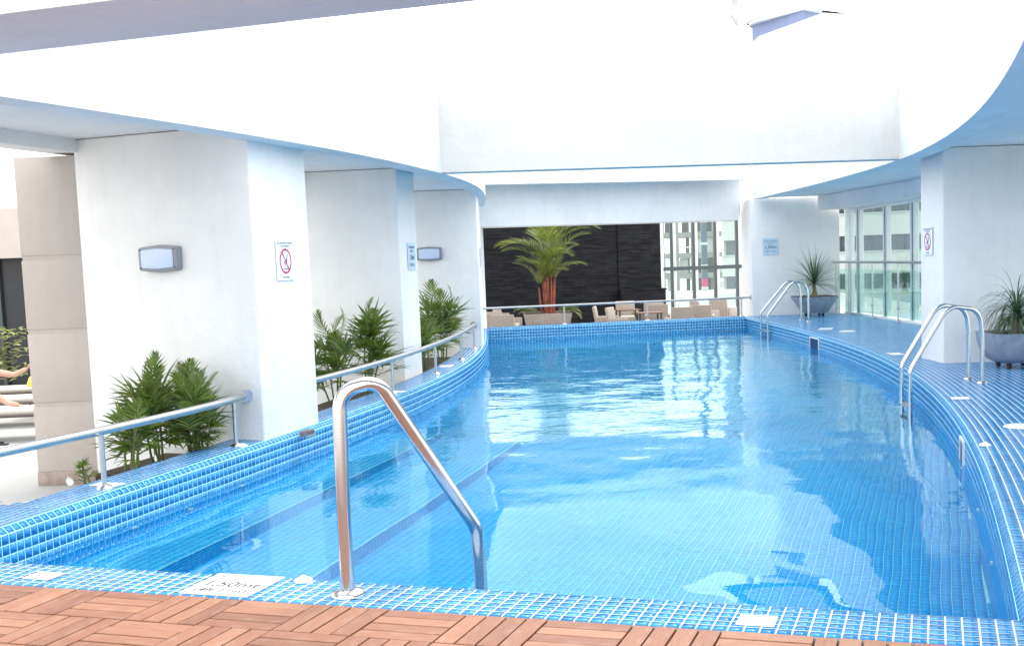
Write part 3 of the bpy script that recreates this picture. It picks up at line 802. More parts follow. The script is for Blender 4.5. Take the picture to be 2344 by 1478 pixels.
rail_set('railing', 'steel railing before the nearest palms, ending on the broad pier', [(-5.6, 4.2), (-4.95, 5.6), (-4.38, 7.0), lx(8.7, .14), lx(9.8, .16), (-3.222, 10.90)],
         [lx(8.72, .13), lx(10.58, .14), (-4.75, 6.2)], .43, .034, .021, 'round steel railings on the pool edge', ((-3.215, 10.915), (.36, -.93)))
rail_set('railing', 'curved steel railing with four posts before the middle palms', [lx(12.05, .1), lx(13.3, .1), lx(14.5, .12), lx(15.8, .14), lx(17.2, .16), lx(18.8, .17), lx(20.4, .16), lx(21.78, .15)],
         [lx(14.55, .12), lx(16.9, .15), lx(19.25, .16), lx(21.5, .14)], .43, .034, .021, 'round steel railings on the pool edge', (lx(21.775, .15), (0, -1)))
def fp(x, d=.2): return (x, far_y(x) + d)
rail_set('railing', 'long straight steel railing across the far end of the pool', [fp(-2.5), fp(4.33)], [fp(-.42), fp(1.66), fp(4.1)], .47, .026, .019, 'round steel railings on the pool edge', ((4.34, far_y(4.34) + .2), (1, 0)))

# grab rail at the near edge
gr = thing('grab_rail', 'thick polished steel grab rail bending down into the near end', 'railing', (0, 0, 0))
tube_part('rail_tube', fillet([(-1.211, 5.63, .01), (-1.211, 5.63, .45), (-1.205, 5.64, 1.02), (-1.03, 5.725, 1.06), (-.60, 6.05, .22), (-.588, 6.06, -.02), (-.588, 6.06, -1.0)], [.6, .11, .11, .16, .3], 10), .0355, MSTEEL, gr, 28)
k = MB(); k.lathe((-1.211, 5.63, .002), [(.037, .03), (.05, .028), (.075, .018), (.085, .004), (.086, 0)], 36); k.build('base_flange', MSTEEL, gr, smooth=True)

def ladder(label, f0, f1, t0, t1, w0, w1):
    t = thing('pool_ladder', label, 'ladder', (0, 0, 0), 0, 'steel ladders on the right pool edge')
    for f, tp, wv in ((f0, t0, w0), (f1, t1, w1)):
        f = Vector(f); tp = Vector(tp); wv = Vector(wv)
        hd = Vector((wv.x - f.x, wv.y - f.y, 0)).normalized()
        pts = [f, f + Vector((0, 0, .55)), f + Vector((0, 0, .87)) + hd * .04, Vector((tp.x, tp.y, .935)) + hd * .06, wv + Vector((0, 0, .12)), wv, Vector((wv.x, wv.y, -1.15))]
        tube_part('side_rail', fillet(pts, [.4, .22, .24, .14, .3], 9), .026, MSTEEL, t, 16)
        k = MB(); k.lathe((f.x, f.y, .002), [(.027, .024), (.036, .022), (.055, .01), (.06, 0)], 24); k.build('base_flange', MSTEEL, t, smooth=True)
    a0 = Vector(w0); a1 = Vector(w1); d = (a1 - a0); d.z = 0; L_ = d.length; d.normalize(); n_ = Vector((-d.y, d.x, 0))
    for z in (-.22, -.52, -.82):
        k = MB(); c0 = Vector((a0.x, a0.y, z)); c1 = Vector((a1.x, a1.y, z)); 
        k.hexa([c0 - n_ * .04, c1 - n_ * .04, c1 + n_ * .04, c0 + n_ * .04], [c0 - n_ * .04 + Vector((0, 0, .025)), c1 - n_ * .04 + Vector((0, 0, .025)), c1 + n_ * .04 + Vector((0, 0, .025)), c0 + n_ * .04 + Vector((0, 0, .025))])
        k.build('tread', MBRUSH, t)
ladder('nearer steel pool ladder in front of the right pier', (4.696, 13.977, 0), (4.713, 13.55, 0), (4.30, 13.75, 0), (4.30, 13.35, 0), (3.78, 13.62, .12), (3.76, 13.20, .10))
ladder('farther steel pool ladder beside the square grey planter', (5.15, 27.05, 0), (5.19, 26.36, 0), (4.9, 27.05, 0), (4.9, 26.36, 0), (4.21, 27.05, .08), (4.26, 26.36, .06))

# ------------------------------------------------------------------ lamps and signs
def frame_on(point, t2, name, label, cat, group=None):
    """empty whose local X runs along wall direction t2, Z up, Y into the wall"""
    return thing(name, label, cat, point, math.atan2(t2[1], t2[0]), group)
def rounded_rect(w_, h_, r, bulge=0, seg=5):
    pts = []
    for cx0, cz0, a0 in ((w_ / 2 - r, h_ / 2 - r, 0), (-w_ / 2 + r, h_ / 2 - r, 90), (-w_ / 2 + r, -h_ / 2 + r, 180), (w_ / 2 - r, -h_ / 2 + r, 270)):
        for k in range(seg + 1):
            a = RAD(a0 + 90 * k / seg); x = cx0 + r * math.cos(a); z = cz0 + r * math.sin(a)
            pts.append((x, z))
        if bulge:
            nxt = {0: (0, h_ / 2 + bulge), 90: None, 180: (0, -h_ / 2 - bulge), 270: None}[a0]
            if nxt: pts.append(nxt)
    return pts
def slab_xz(pts, y0, y1, shrink=1.0):
    m_ = MB(); n = len(pts); v = [(x, y0, z) for x, z in pts] + [(x * shrink, y1, z * shrink) for x, z in pts]
    m_.add(v, [tuple(range(n)), tuple(range(n, 2 * n))[::-1]] + [(i, i + n, (i + 1) % n + n, (i + 1) % n) for i in range(n)]); return m_
def wall_lamp(point, t2, label):
    t = frame_on(point, t2, 'wall_lamp', label, 'lamp', 'grey bulkhead wall lamps on the piers')
    w_, h_ = .48, .235
    slab_xz(rounded_rect(w_, h_, .03, .018), -.002, -.075, .96).build('housing', MLAMP, t, bevel=.006)
    slab_xz(rounded_rect(w_ * .82, h_ * .76, .02, .012), -.078, -.092, .95).build('lens', MLENS, t, bevel=.004)
    for sx in (-1, 1):
        for sz in (-1, 1):
            k = MB(); k.tube([(sx * .208, -.073, sz * .088), (sx * .208, -.080, sz * .088)], .008, 10); k.build('screw', MDKF, t)
    return t
tA = -(p1[2]); 
lp1 = p1[0] + p1[2] * 1.08
wall_lamp((lp1[0], lp1[1] - .004, 1.756), (-p1[2][0], -p1[2][1]), 'nearest grey bulkhead lamp, large on the broad left pier')
lp3 = p3[0] + p3[2] * .92
wall_lamp((lp3[0], lp3[1] - .004, 1.79), (-p3[2][0], -p3[2][1]), 'small bulkhead lamp on the farthest left pier')

def no_dive(point, t2, label, w_=.36, h_=.40, body=MENAMEL):
    t = frame_on(point, t2, 'no_diving_sign', label, 'sign', 'no diving signs on the piers')
    slab_xz([(w_ / 2, h_ / 2), (-w_ / 2, h_ / 2), (-w_ / 2, -h_ / 2), (w_ / 2, -h_ / 2)], -.001, -.006).build('plate', body, t)
    rx = (math.pi / 2, 0, 0)
    text('NO LANZARSE CLAVADOS', .027, (0, -.0075, h_ / 2 - .035), rx, MTXTG, t)
    text('EN LA PISCINA', .027, (0, -.0075, h_ / 2 - .066), rx, MTXTG, t)
    text('NO DIVING', .027, (0, -.0075, -h_ / 2 + .03), rx, MTXTG, t)
    R_, r_ = .125, .104; sg = 40; cz = -.012
    v = []; f = []
    for k_ in range(sg):
        a = 2 * math.pi * k_ / sg; v += [(R_ * math.cos(a), -.0078, cz + R_ * math.sin(a)), (r_ * math.cos(a), -.0078, cz + r_ * math.sin(a))]
        n2 = (k_ + 1) % sg; f.append((2 * k_, 2 * k_ + 1, 2 * n2 + 1, 2 * n2))
    mm = MB(); mm.add(v, f); mm.build('ring', MRED, t)
    mm = MB(); a = RAD(128); c_, s_ = math.cos(a), math.sin(a); w2 = .009
    mm.add([(r_ * c_ - w2 * s_, -.0082, cz + r_ * s_ + w2 * c_), (r_ * c_ + w2 * s_, -.0082, cz + r_ * s_ - w2 * c_), (-r_ * c_ + w2 * s_, -.0082, cz - r_ * s_ - w2 * c_), (-r_ * c_ - w2 * s_, -.0082, cz - r_ * s_ + w2 * c_)], [(0, 1, 2, 3)]); mm.build('slash', MRED, t)
    # diver: legs up to the right, body and arms down to the water, round head, wavy water line
    mm = MB()
    def bar(x0, z0, x1, z1, wa, wb):
        d = Vector((x1 - x0, z1 - z0)); d.normalize(); n_ = Vector((-d.y, d.x))
        mm.add([(x0 + n_.x * wa, -.0072, cz + z0 + n_.y * wa), (x0 - n_.x * wa, -.0072, cz + z0 - n_.y * wa), (x1 - n_.x * wb, -.0072, cz + z1 - n_.y * wb), (x1 + n_.x * wb, -.0072, cz + z1 + n_.y * wb)], [(0, 1, 2, 3)])
    bar(.045, .07, .022, .0, .006, .011); bar(.022, .0, .0, -.02, .012, .011); bar(.0, -.015, -.022, -.062, .006, .004)
    hv = [(-.03 + .011 * math.cos(2 * math.pi * q / 12), -.0072, cz - .012 + .011 * math.sin(2 * math.pi * q / 12)) for q in range(12)]; mm.add(hv, [tuple(range(12))])
    wv = []; 
    for q in range(13):
        x = -.05 + .1 * q / 12; z = -.078 + .005 * math.sin(q * math.pi / 2); wv += [(x, -.0072, cz + z + .005), (x, -.0072, cz + z - .005)]
    mm.add(wv, [(2 * q, 2 * q + 1, 2 * q + 3, 2 * q + 2) for q in range(12)]); mm.build('diver_symbol', MBLK, t)
    return t
def depth_sign(point, t2, label, w_=.42, h_=.42):
    t = frame_on(point, t2, 'depth_sign', label, 'sign', 'pool depth signs')
    slab_xz([(w_ / 2, h_ / 2), (-w_ / 2, h_ / 2), (-w_ / 2, -h_ / 2), (w_ / 2, -h_ / 2)], -.001, -.006).build('plate', MSIGNBLUE, t)
    rx = (math.pi / 2, 0, 0)
    for s_, z, b in ((.05, .13, 'PROFUNDIDAD'), (.05, .075, '(DEPTH)'), (.115, -.015, '1,50mt'), (.072, -.12, '(4ft 11in)')):
        text(b, s_, (0, -.0075, z), rx, MTXT if s_ > .1 else MTXTG, t, sx=.95)
    return t
dB = (p1[1] - p1[0]) / np.linalg.norm(p1[1] - p1[0]); nBo = -p1[2]
pt = p1[0] + dB * .61 + nBo * .006
no_dive((pt[0], pt[1], 1.706), dB, 'white no diving sign on the bright face of the nearest left pier', .37)
dB2 = (p2[1] - p2[0]) / np.linalg.norm(p2[1] - p2[0]); pt = p2[0] + dB2 * .66 - p2[2] * .006
depth_sign((pt[0], pt[1], 1.73), dB2, 'pale blue depth sign seen edge on at the middle left pier', .46, .40)
dB3 = (p3[1] - p3[0]) / np.linalg.norm(p3[1] - p3[0]); pt = p3[0] + dB3 * .62 - p3[2] * .006
t = no_dive((pt[0], pt[1], 1.70), dB3, 'no diving sign seen as a dark sliver on the farthest left pier', .37)
dR = np.array([-.055, .87]); dR /= np.linalg.norm(dR); pt = np.array([5.02, 15.98]) + dR * .55
no_dive((pt[0] - .012, pt[1], 1.705), -dR, 'no diving sign on the narrow pool side of the right pier', .37)
depth_sign((4.85, 29.372, 1.745), (1, .0487), 'square pale blue depth sign on the white end wall', .40, .42)

# signs set in the floor
def floor_plate(name, poly, m, label, cat='sign', h=.006, group=None):
    k = MB(); k.prism(poly, .0021, .0021 + h); o = k.build(name, m, bevel=.0015, bseg=1); return tag(o, label, cat, group)
fs = thing('depth_tile', 'large white floor tile reading 1,50mt at the near pool edge', 'sign', (*UV(.60, .198), 0), TH)
k = MB(); k.box((-.20, -.175, .002), (.20, .180, .010)); k.build('plate', MPLASTIC, fs, bevel=.002, bseg=1)
for s_, y, b, m_ in ((.047, .125, 'PROFUNDIDAD', MTXTG), (.045, .075, '(DEPTH)', MTXTG), (.118, -.005, '1,50mt', MBLK), (.082, -.112, '(4ft 11in)', MBLK)):
    text(b, s_, (0, y, .0112), (0, 0, 0), m_, fs)
fs2 = thing('floor_notice', 'white floor tile with faint print at the near right coping', 'sign', (*UV(3.33, .145), 0), TH)
k = MB(); k.box((-.085, -.07, .002), (.085, .07, .008)); k.build('plate', MPLASTIC, fs2, bevel=.002, bseg=1)
for y in (.025, -.02):
    k = MB()
    for q_ in range(7): k.box((-.06 + q_ * .018, y - .004, .0081), (-.06 + q_ * .018 + .011, y + .004, .0087))
    k.build('faint_print', simple('faint_print_ink', (.55, .55, .60), .6), fs2)
def quad_at(cx0, cy0, w_, h_, rz):
    c_, s_ = math.cos(rz), math.sin(rz); return [(cx0 + c_ * x - s_ * y, cy0 + s_ * x + c_ * y) for x, y in ((-w_ / 2, -h_ / 2), (w_ / 2, -h_ / 2), (w_ / 2, h_ / 2), (-w_ / 2, h_ / 2))]
floor_plate('floor_marker', quad_at(-2.98, 6.165, .17, .13, TH), MPLASTIC, 'blank white marker tile at the left end of the near coping', 'marker')
floor_plate('floor_marker', quad_at(-3.72, 8.83, .13, .24, 1.2), MPLASTIC, 'white marker plate beside the foot of the nearest railing post', 'marker')
floor_plate('floor_marker', quad_at(-2.43, 14.66, .13, .3, 1.4), MPLASTIC, 'white marker plate at the first post of the curved railing', 'marker')
floor_plate('floor_marker', quad_at(-2.15, 18.05, .2, .34, 0), MPLASTIC, 'white marker plate on the ledge under the farthest palms', 'marker')
floor_plate('floor_marker', quad_at(5.02, 23.7, .27, .45, -.3), MPLASTIC, 'small white plate on the right deck nearest the far ladder', 'marker')
floor_plate('floor_marker', quad_at(4.80, 17.6, .2, .34, .1), MPLASTIC, 'white plate on the deck to the left of the right pier', 'marker')
floor_plate('floor_marker', quad_at(4.02, 12.24, .19, .17, -.2), MPLASTIC, 'white plate on the deck just below the near ladder', 'marker')
def cover(x, y, r, label):
    k = MB(); k.lathe((x, y, .003), [(0.0001, .014), (r * .6, .013), (r * .93, .009), (r, 0)], 40); return tag(k.build('access_cover', MPLASTIC, smooth=True), label, 'cover')
cover(3.90, 10.2, .155, 'round white access cover at the right edge of the frame')
cover(5.26, 22.8, .16, 'round white access cover on the far part of the right deck')
def dome(x, y, label, r=.048):
    k = MB(); k.lathe((x, y, .002), [(0.0001, r * .62), (r * .25, r * .6), (r * .42, r * .46), (r * .55, r * .40), (r * .85, r * .28), (r, r * .1), (r, 0)], 36)
    return tag(k.build('inlet_cap', MPLASTIC, smooth=True), label, 'cap', 'white domed caps on the coping')
dome(-1.50, 5.90, 'white domed cap beside the large depth tile')
dome(-3.17, 10.55, 'white domed cap at the foot of the broad left pier')
dome(3.26, 9.30, 'white domed cap on the right deck edge')
# rusty clogged overflow grate on the left edge
gt = thing('overflow_grate', 'small scaled metal grate on the left pool rim below the pier', 'grate', (-2.80, 11.45, -.045), 1.25)
for i in range(7):
    k = MB(); k.box((-.07 + i * .022, -.055, -.005), (-.06 + i * .022, .03, .05)); k.build('grate_bar', simple('scaled_metal', (.30, .24, .24), .5, .5, .6, 60), gt)
k = MB(); k.box((-.085, -.062, -.012), (.09, -.056, .01)); k.build('grate_frame', MBRUSH, gt)

# skimmer mouths in the right wall
for y, lab in ((22.5, 'dark skimmer slot in the right wall beyond the near ladder'), (10.15, 'dark skimmer slot in the right wall near the bend')):
    i = int(np.argmin(abs(QR[:, 1] - y))); pnt = QR[i] + NR[i] * (BN + .004); tn = TR[i]
    t = thing('skimmer', lab, 'skimmer', (pnt[0], pnt[1], -.13), math.atan2(tn[1], tn[0]), 'skimmer slots in the right pool wall')
    hl = .34 if y > 20 else .16
    k = MB(); k.box((-hl, -.004, -.17), (hl, .008, .03)); k.build('mouth', simple('navy_recess', (.006, .02, .10), .3), t)
    k = MB(); k.box((-hl - .02, -.004, -.19), (-hl, .016, .05)); k.box((hl, -.004, -.19), (hl + .02, .016, .05)); k.box((-hl, -.004, .03), (hl, .016, .05)); k.build('trim', MPLASTIC, t)
# return jets under water
for fn_, Nn, Qc, y, z in ((0, NL, QL, 8.75, -.43), (0, NL, QL, 10.35, -.43), (0, NL, QL, 9.5, -.55), (0, NL, QL, 12.4, -.45), (1, NR, QR, 7.15, -.62), (1, NR, QR, 8.6, -.62), (1, NR, QR, 10.2, -.62)):
    i = int(np.argmin(abs(Qc[:, 1] - y))); pnt = Qc[i] + Nn[i] * (BN + .002); nn = Nn[i]
    k = MB(); k.tube([(pnt[0], pnt[1], z), (pnt[0] + nn[0] * .014, pnt[1] + nn[1] * .014, z)], .038, 20)
    o = k.build('return_jet', MPLASTIC, smooth=True)
    tag(o, ('submerged white return jet in the %s pool wall, %s' % (('left', {8.75: 'nearest of the left row', 10.35: 'below the foot of the broad pier', 9.5: 'lowest between the two railing posts', 12.4: 'farthest, past the metal grate'}[y]) if fn_ == 0 else ('right', {7.15: 'nearest the frame corner', 8.6: 'between its two neighbours', 10.2: 'farthest, by the near skimmer'}[y]))), 'jet', 'return jets in the pool walls')
# pale curled petals lying on the ledge
def petal(x, y, s_, label, rz):
    v = []; f = []
    for i in range(9):
        q_ = i / 8; wv = .35 * s_ * math.sin(math.pi * min(1, q_ * .9 + .1)) ** .8 * (1 - q_ ** 3)
        cx0 = -.2 * s_ * q_ ** 2; cz = s_ * q_
        v += [(cx0 - wv, 0, cz * .9), (cx0, wv * .5, cz), (cx0 + wv, 0, cz * .9)]
    for i in range(8): f += [(3 * i, 3 * i + 1, 3 * i + 4, 3 * i + 3), (3 * i + 1, 3 * i + 2, 3 * i + 5, 3 * i + 4)]
    o = mesh_obj('fallen_petal', v, f, MPLASTIC, smooth=True); o.location = (x, y, .003); o.rotation_euler = (0, 0, rz)
    return tag(o, label, 'petal')
petal(-4.02, 8.86, .085, 'curled white petal standing left of the nearest railing post', .2)
petal(-3.72, 9.86, .07, 'tiny curled white petal at the foot of the nearest palms', -.7)

# ------------------------------------------------------------------ plants
def leaflet(m_, base, d, L_, w_, droop=.25, seg=4, upv=Vector((0, 0, 1))):
    d = d.normalized(); side = d.cross(upv)
    if side.length < 1e-3: side = Vector((1, 0, 0))
    side.normalize(); pts = []; p_ = Vector(base); dd = d.copy(); v = []
    for i in range(seg + 1):
        q_ = i / seg; wv = w_ * (math.sin(math.pi * min(1, (q_ * .86 + .14))) ** .6) * (1 - q_ ** 4)
        nrm = side.cross(dd).normalized()
        v += [p_ - side * wv / 2 + nrm * wv * .18, p_, p_ + side * wv / 2 + nrm * wv * .18]
        dd = (dd + Vector((0, 0, -droop / seg * (.5 + q_)))).normalized(); p_ = p_ + dd * (L_ / seg)
    f = []
    for i in range(seg): f += [(3 * i, 3 * i + 1, 3 * i + 4, 3 * i + 3), (3 * i + 1, 3 * i + 2, 3 * i + 5, 3 * i + 4)]
    m_.add(v, f)
def fan_frond(rg, R_=.30, n=9, spread=150):
    """palm hand: narrow blades radiating from the petiole tip; local +X is outward, +Z up"""
    m_ = MB()
    for i in range(n):
        a = RAD(-spread / 2 + spread * i / (n - 1) + rg.uniform(-5, 5)); d = Vector((math.cos(a), math.sin(a), rg.uniform(-.12, .22)))
        leaflet(m_, (0, 0, 0), d, R_ * rg.uniform(.8, 1.08) * (1 - .25 * abs(a) / 1.5), .031 * rg.uniform(.7, 1.2), rg.uniform(.2, 1.1), 5)
    return m_
def pinnate(rg, L_, arch, n, ll, wd_, vee=.5):
    m_ = MB(); p_ = Vector((0, 0, 0)); a = arch[0]; pts = []
    for i in range(n + 1):
        q_ = i / n; a = arch[0] + (arch[1] - arch[0]) * q_ ** 1.2
        d = Vector((math.cos(a), 0, math.sin(a)))
        pts.append((p_.copy(), d)); p_ = p_ + d * (L_ / n)
    for i, (pp, d) in enumerate(pts):
        q_ = i / n
        if q_ < .12: continue
        l = ll * (math.sin(math.pi * (q_ * .75 + .2)) ** .7) * rg.uniform(.85, 1.1)
        nrm = Vector((-d.z, 0, d.x))
        for s_ in (-1, 1):
            dd = d * (.45 + .8 * q_) + Vector((0, s_, 0)) * (1 - .45 * q_) + nrm * vee * rg.uniform(.6, 1.1)
            leaflet(m_, pp, dd, l, wd_, .55, 4, nrm)
    m_.rib = [x[0] for x in pts]
    return m_
def mesh_only(m_, name, mt):
    o = m_.build(name, mt); me = o.data; bpy.data.objects.remove(o); return me
rg = random.Random(11)
FANS = [mesh_only(fan_frond(rg, rg.uniform(.34, .42), rg.choice((8, 9, 10)), rg.choice((120, 150, 170))), 'frond', MLEAF) for _ in range(6)]
FANS_L = [mesh_only(fan_frond(rg, rg.uniform(.24, .30), 8, 140), 'frond', MLEAF2) for _ in range(3)]
PINS = [mesh_only(pinnate(rg, .50, (1.2, .25), 13, .24, .026, .3), 'frond', MLEAF) for _ in range(3)]
def small_palm(x, y, z, H_, spread, nst, label, group, light=.2, seed=0):
    r_ = random.Random(seed); t = thing('potted_palm' if False else 'fan_palm', label, 'palm', (x, y, z), 0, group)
    for s_ in range(nst):
        a = r_.uniform(0, 2 * math.pi); bx, by = r_.uniform(0, .12) * math.cos(a), r_.uniform(0, .12) * math.sin(a)
        h_ = H_ * r_.uniform(.45, .72); lean = r_.uniform(.0, .28) * spread
        top = Vector((bx + lean * math.cos(a), by + lean * math.sin(a), h_))
        k = MB(); k.tube([(bx, by, -.05), ((bx + top.x) / 2 * .9, (by + top.y) / 2 * .9, h_ * .55), tuple(top)], .012, 7, .008); k.build('stem', MSTEM, t, smooth=True)
        nf = r_.choice((7, 8, 9)); az = r_.uniform(0, 6.28)
        for f_ in range(nf):
            az += 2.4 + r_.uniform(-.3, .3); q_ = f_ / nf
            el = RAD(80 - 78 * q_ + r_.uniform(-10, 10)); hb = h_ * (1 - .62 * q_); base = Vector((bx, by, 0)).lerp(top, hb / h_)
            pl_ = (.10 + .12 * r_.random()) * (.7 + .5 * q_) * (H_ / 1.0)
            d = Vector((math.cos(az) * math.cos(el), math.sin(az) * math.cos(el), math.sin(el)))
            tip = base + d * pl_
            k = MB(); k.tube([tuple(base), tuple(tip)], .0055, 5, .004); k.build('petiole', MSTEM, t)
            me = r_.choice(FANS_L) if r_.random() < light * (1 + q_) else (r_.choice(PINS) if r_.random() < .18 else r_.choice(FANS))
            o = link(bpy.data.objects.new('frond', me), t); o.location = tip
            o.rotation_euler = (r_.uniform(-.25, .25), -el * .9, az); sc = H_ * r_.uniform(.85, 1.15); o.scale = (sc, sc, sc)
    return t
G1 = 'fan palms planted in the bays behind the left railings'
small_palm(-4.02, 10.0, -.16, .78, .7, 5, 'lighter green fan palm leaning left over the nearest ledge', G1, .5, 3)
small_palm(-3.86, 10.42, -.16, .88, .6, 6, 'tall fan palm in front of the broad left pier', G1, .22, 5)
small_palm(-3.64, 10.60, -.16, .84, .7, 6, 'dark fan palm nearest the railing flange on the broad pier', G1, .12, 8)
small_palm(-3.57, 10.74, -.16, .62, .8, 4, 'low spreading palm leaning past the railing flange', G1, .3, 41)
small_palm(-4.22, 9.72, -.2, .34, .5, 2, 'tiny yellowish seedling palm at the plinth of the beige column', G1, .9, 12)
small_palm(-3.42, 13.6, -.16, .82, .8, 4, 'low fan palm just behind the right edge of the broad pier', G1, .1, 21)
small_palm(-3.22, 14.9, -.16, 1.0, .9, 5, 'dark fan palm behind the first post of the curved railing', G1, .1, 22)
small_palm(-2.98, 15.75, -.16, 1.15, .8, 5, 'tallest feathery fan palm before the middle pier', G1, .15, 23)
small_palm(-2.62, 18.4, -.16, .98, .7, 5, 'bright green fan palm just beyond the middle pier', G1, .6, 24)
small_palm(-2.62, 19.3, -.16, 1.0, .8, 5, 'dark ragged fan palm between middle and farthest piers', G1, .15, 25)
small_palm(-2.52, 20.6, -.16, 1.22, .8, 5, 'feathery fan palm at the far end of the curved railing', G1, .1, 26)
small_palm(-4.33, 8.02, -.5, .62, .9, 3, 'light green palm tips at the lower left corner of the frame', G1, .9, 31)

def ponytail(label, x, y, size, seed, n=150, droop=1.2, bowl=False):
    r_ = random.Random(seed)
    t = thing('planter', label[0], 'planter', (x, y, 0), .06, 'grey planters on the right deck')
    if not bowl:
        k = MB(); a0, a1, h0, h1 = .25, .49, .085, .49
        k.hexa([(-a0, -a0, h0), (a0, -a0, h0), (a0, a0, h0), (-a0, a0, h0)], [(-a1, -a1, h1), (a1, -a1, h1), (a1, a1, h1), (-a1, a1, h1)])
        k.build('tub', MPLANTER, t, bevel=.008)
        k = MB(); k.box((-a1 + .03, -a1 + .03, h1 + .001), (a1 - .03, a1 - .03, h1 + .012)); k.build('soil', MSOIL, t)
    else:
        k = MB(); prof = [(.0001, .085), (.26, .085), (.33, .13), (.39, .22), (.425, .34), (.44, .46), (.445, .475), (.40, .475), (.39, .44), (.0001, .44)]
        v = []; kk = len(prof); sg = 40
        for i in range(sg):
            a = 2 * math.pi * i / sg; c_, s_ = math.cos(a), math.sin(a); e = 5; rr = 1 / ((abs(c_) ** e + abs(s_) ** e) ** (1 / e))
            v += [(r0 * rr * c_, r0 * rr * s_, z0) for r0, z0 in prof]
        f = [(i * kk + j, ((i + 1) % sg) * kk + j, ((i + 1) % sg) * kk + j + 1, i * kk + j + 1) for i in range(sg) for j in range(kk - 1)]
        k.add(v, f); k.build('tub', MPLANTER, t, smooth=True)
        k = MB(); k.disc((0, 0, .442), .36, .008, 28); k.build('soil', MSOIL, t)
    for sx in (-1, 1):
        for sy in (-1, 1):
            k = MB(); k.tube([(sx * .17 - .02, sy * .17, .04), (sx * .17 + .02, sy * .17, .04)], .038, 14); k.box((sx * .17 - .03, sy * .17 - .02, .05), (sx * .17 + .03, sy * .17 + .02, .087)); k.build('caster', MBLK, t, smooth=True)
    zt_ = .49 if not bowl else .45
    t2 = thing('ponytail_palm', label[1], 'plant', (x, y, zt_), 0, 'ponytail palms in grey planters')
    k = MB(); hT = .26 * size; k.lathe((0, 0, 0), [(.10 * size, 0), (.085 * size, .04), (.05 * size, .10), (.035 * size, .18), (.04 * size, hT)], 18); k.build('trunk', MBULB, t2, smooth=True)
    m_ = MB()
    for i in range(n):
        az = i * 2.399963 + r_.uniform(-.2, .2); q_ = i / n; el = RAD(86 - 92 * q_ ** .9 + r_.uniform(-6, 6))
        d = Vector((math.cos(az) * math.cos(el), math.sin(az) * math.cos(el), math.sin(el)))
        leaflet(m_, (0.02 * math.cos(az), .02 * math.sin(az), hT + .06 * (1 - q_)), d, size * r_.uniform(.62, .92), .017, droop * r_.uniform(.7, 1.35), 8)
    tag(m_.build('foliage', MPONY, t2), kind='stuff')
ponytail(('square tapered grey planter on casters beside the far end wall', 'spiky ponytail palm in the square planter by the end wall'), 5.73, 28.35, 1.12, 5, 160, .8)
ponytail(('rounded grey planter on casters at the right edge of the frame', 'drooping ponytail palm in the rounded planter at the right edge'), 5.72, 15.15, .84, 9, 190, 3.6, True)

# red sealing wax palm on the lower terrace
LT = -.75
pp = thing('long_planter', 'long taupe tapered planter holding the red stemmed palm', 'planter', (-1.05, 36, LT), .12)
k = MB(); k.hexa([(-.6, -.25, 0), (.6, -.25, 0), (.6, .25, 0), (-.6, .25, 0)], [(-.74, -.32, .68), (.74, -.32, .68), (.74, .32, .68), (-.74, .32, .68)]); k.build('tub', MPLANT2, pp, bevel=.012)
k = MB(); k.box((-.7, -.28, .681), (.7, .28, .69)); k.build('soil', MSOIL, pp)
k = MB(); k.box((-.76, .31, .70), (-.1, .34, .73)); k.box((.2, .31, .70), (.72, .34, .73)); k.build('rim', MPLANT2, pp)
rp_ = thing('red_stem_palm', 'tall palm with red stems and feathery fronds before the slate wall', 'palm', (-1.05, 36, LT + .68))
rr_ = random.Random(3)
BIGP = [mesh_only(pinnate(rr_, 1.35, (1.15, (-.35, .2, -.1)[i]), 26, .48, .027, .5), 'frond', leaf_mat('feather_leaf_%d' % i, (.04, .08, .015), (.22, .26, .045))) for i in range(3)]
def frond_at(par, base, az, el, sc, me):
    o = link(bpy.data.objects.new('frond', me), par); o.location = base; o.rotation_euler = (0, -el, az); o.scale = (sc,) * 3
heads = [(-.22, .0, .8, 1.0), (.14, -.06, 1.15, 1.3), (-.04, -.1, 1.0, 1.1), (-.10, .05, 1.3, 1.7), (.02, -.03, 1.5, 2.3), (.2, .0, .95, 1.2), (.24, .02, 1.45, 1.9), (.05, .1, 1.95, 2.5)]
for i, (x, y, z, fs_) in enumerate(heads):
    k = MB(); k.tube([(x * .8, y, -.05), (x, y, z * .5), (x * 1.1, y, z)], .033, 9, .022); k.build('stem', MTRUNK, rp_, smooth=True)
    for f_ in range(4):
        az = rr_.uniform(0, 6.28) if f_ > 1 else (math.pi + rr_.uniform(-.4, .4) if (x < .05) == (f_ == 0) else rr_.uniform(-.4, .4))
        frond_at(rp_, (x * 1.1, y, z - .02), az, rr_.uniform(-.15, .25), fs_ * .36 + .50, rr_.choice(BIGP))
for x, az in ((-.5, math.pi + .2), (-.45, 2.6), (-.3, 3.6), (.5, 0), (.42, .35), (.6, -.4)):
    frond_at(rp_, (x * .7, -.1, -.02), az, rr_.uniform(-.7, -.3), .55, rr_.choice(BIGP))

# ------------------------------------------------------------------ lower terrace
sw = thing('slate_wall', 'dark split slate wall filling most of the far opening', 'wall', (-3.9, 39.9, LT), .207)
k = MB(); k.box((-3, 0, 0), (5.35, .3, 3.74)); k.build('slate_panel', MSLATE, sw)
k = MB(); k.box((5.37, -.05, 0), (6.93, .3, 3.74)); k.build('slate_panel', MSLATE, sw)
k = MB(); k.box((5.35, -.42, 0), (6.98, -.06, 1.15)); k.box((5.33, -.45, 1.15), (7.02, -.055, 1.2)); k.build('slate_plinth', MSLATE, sw)
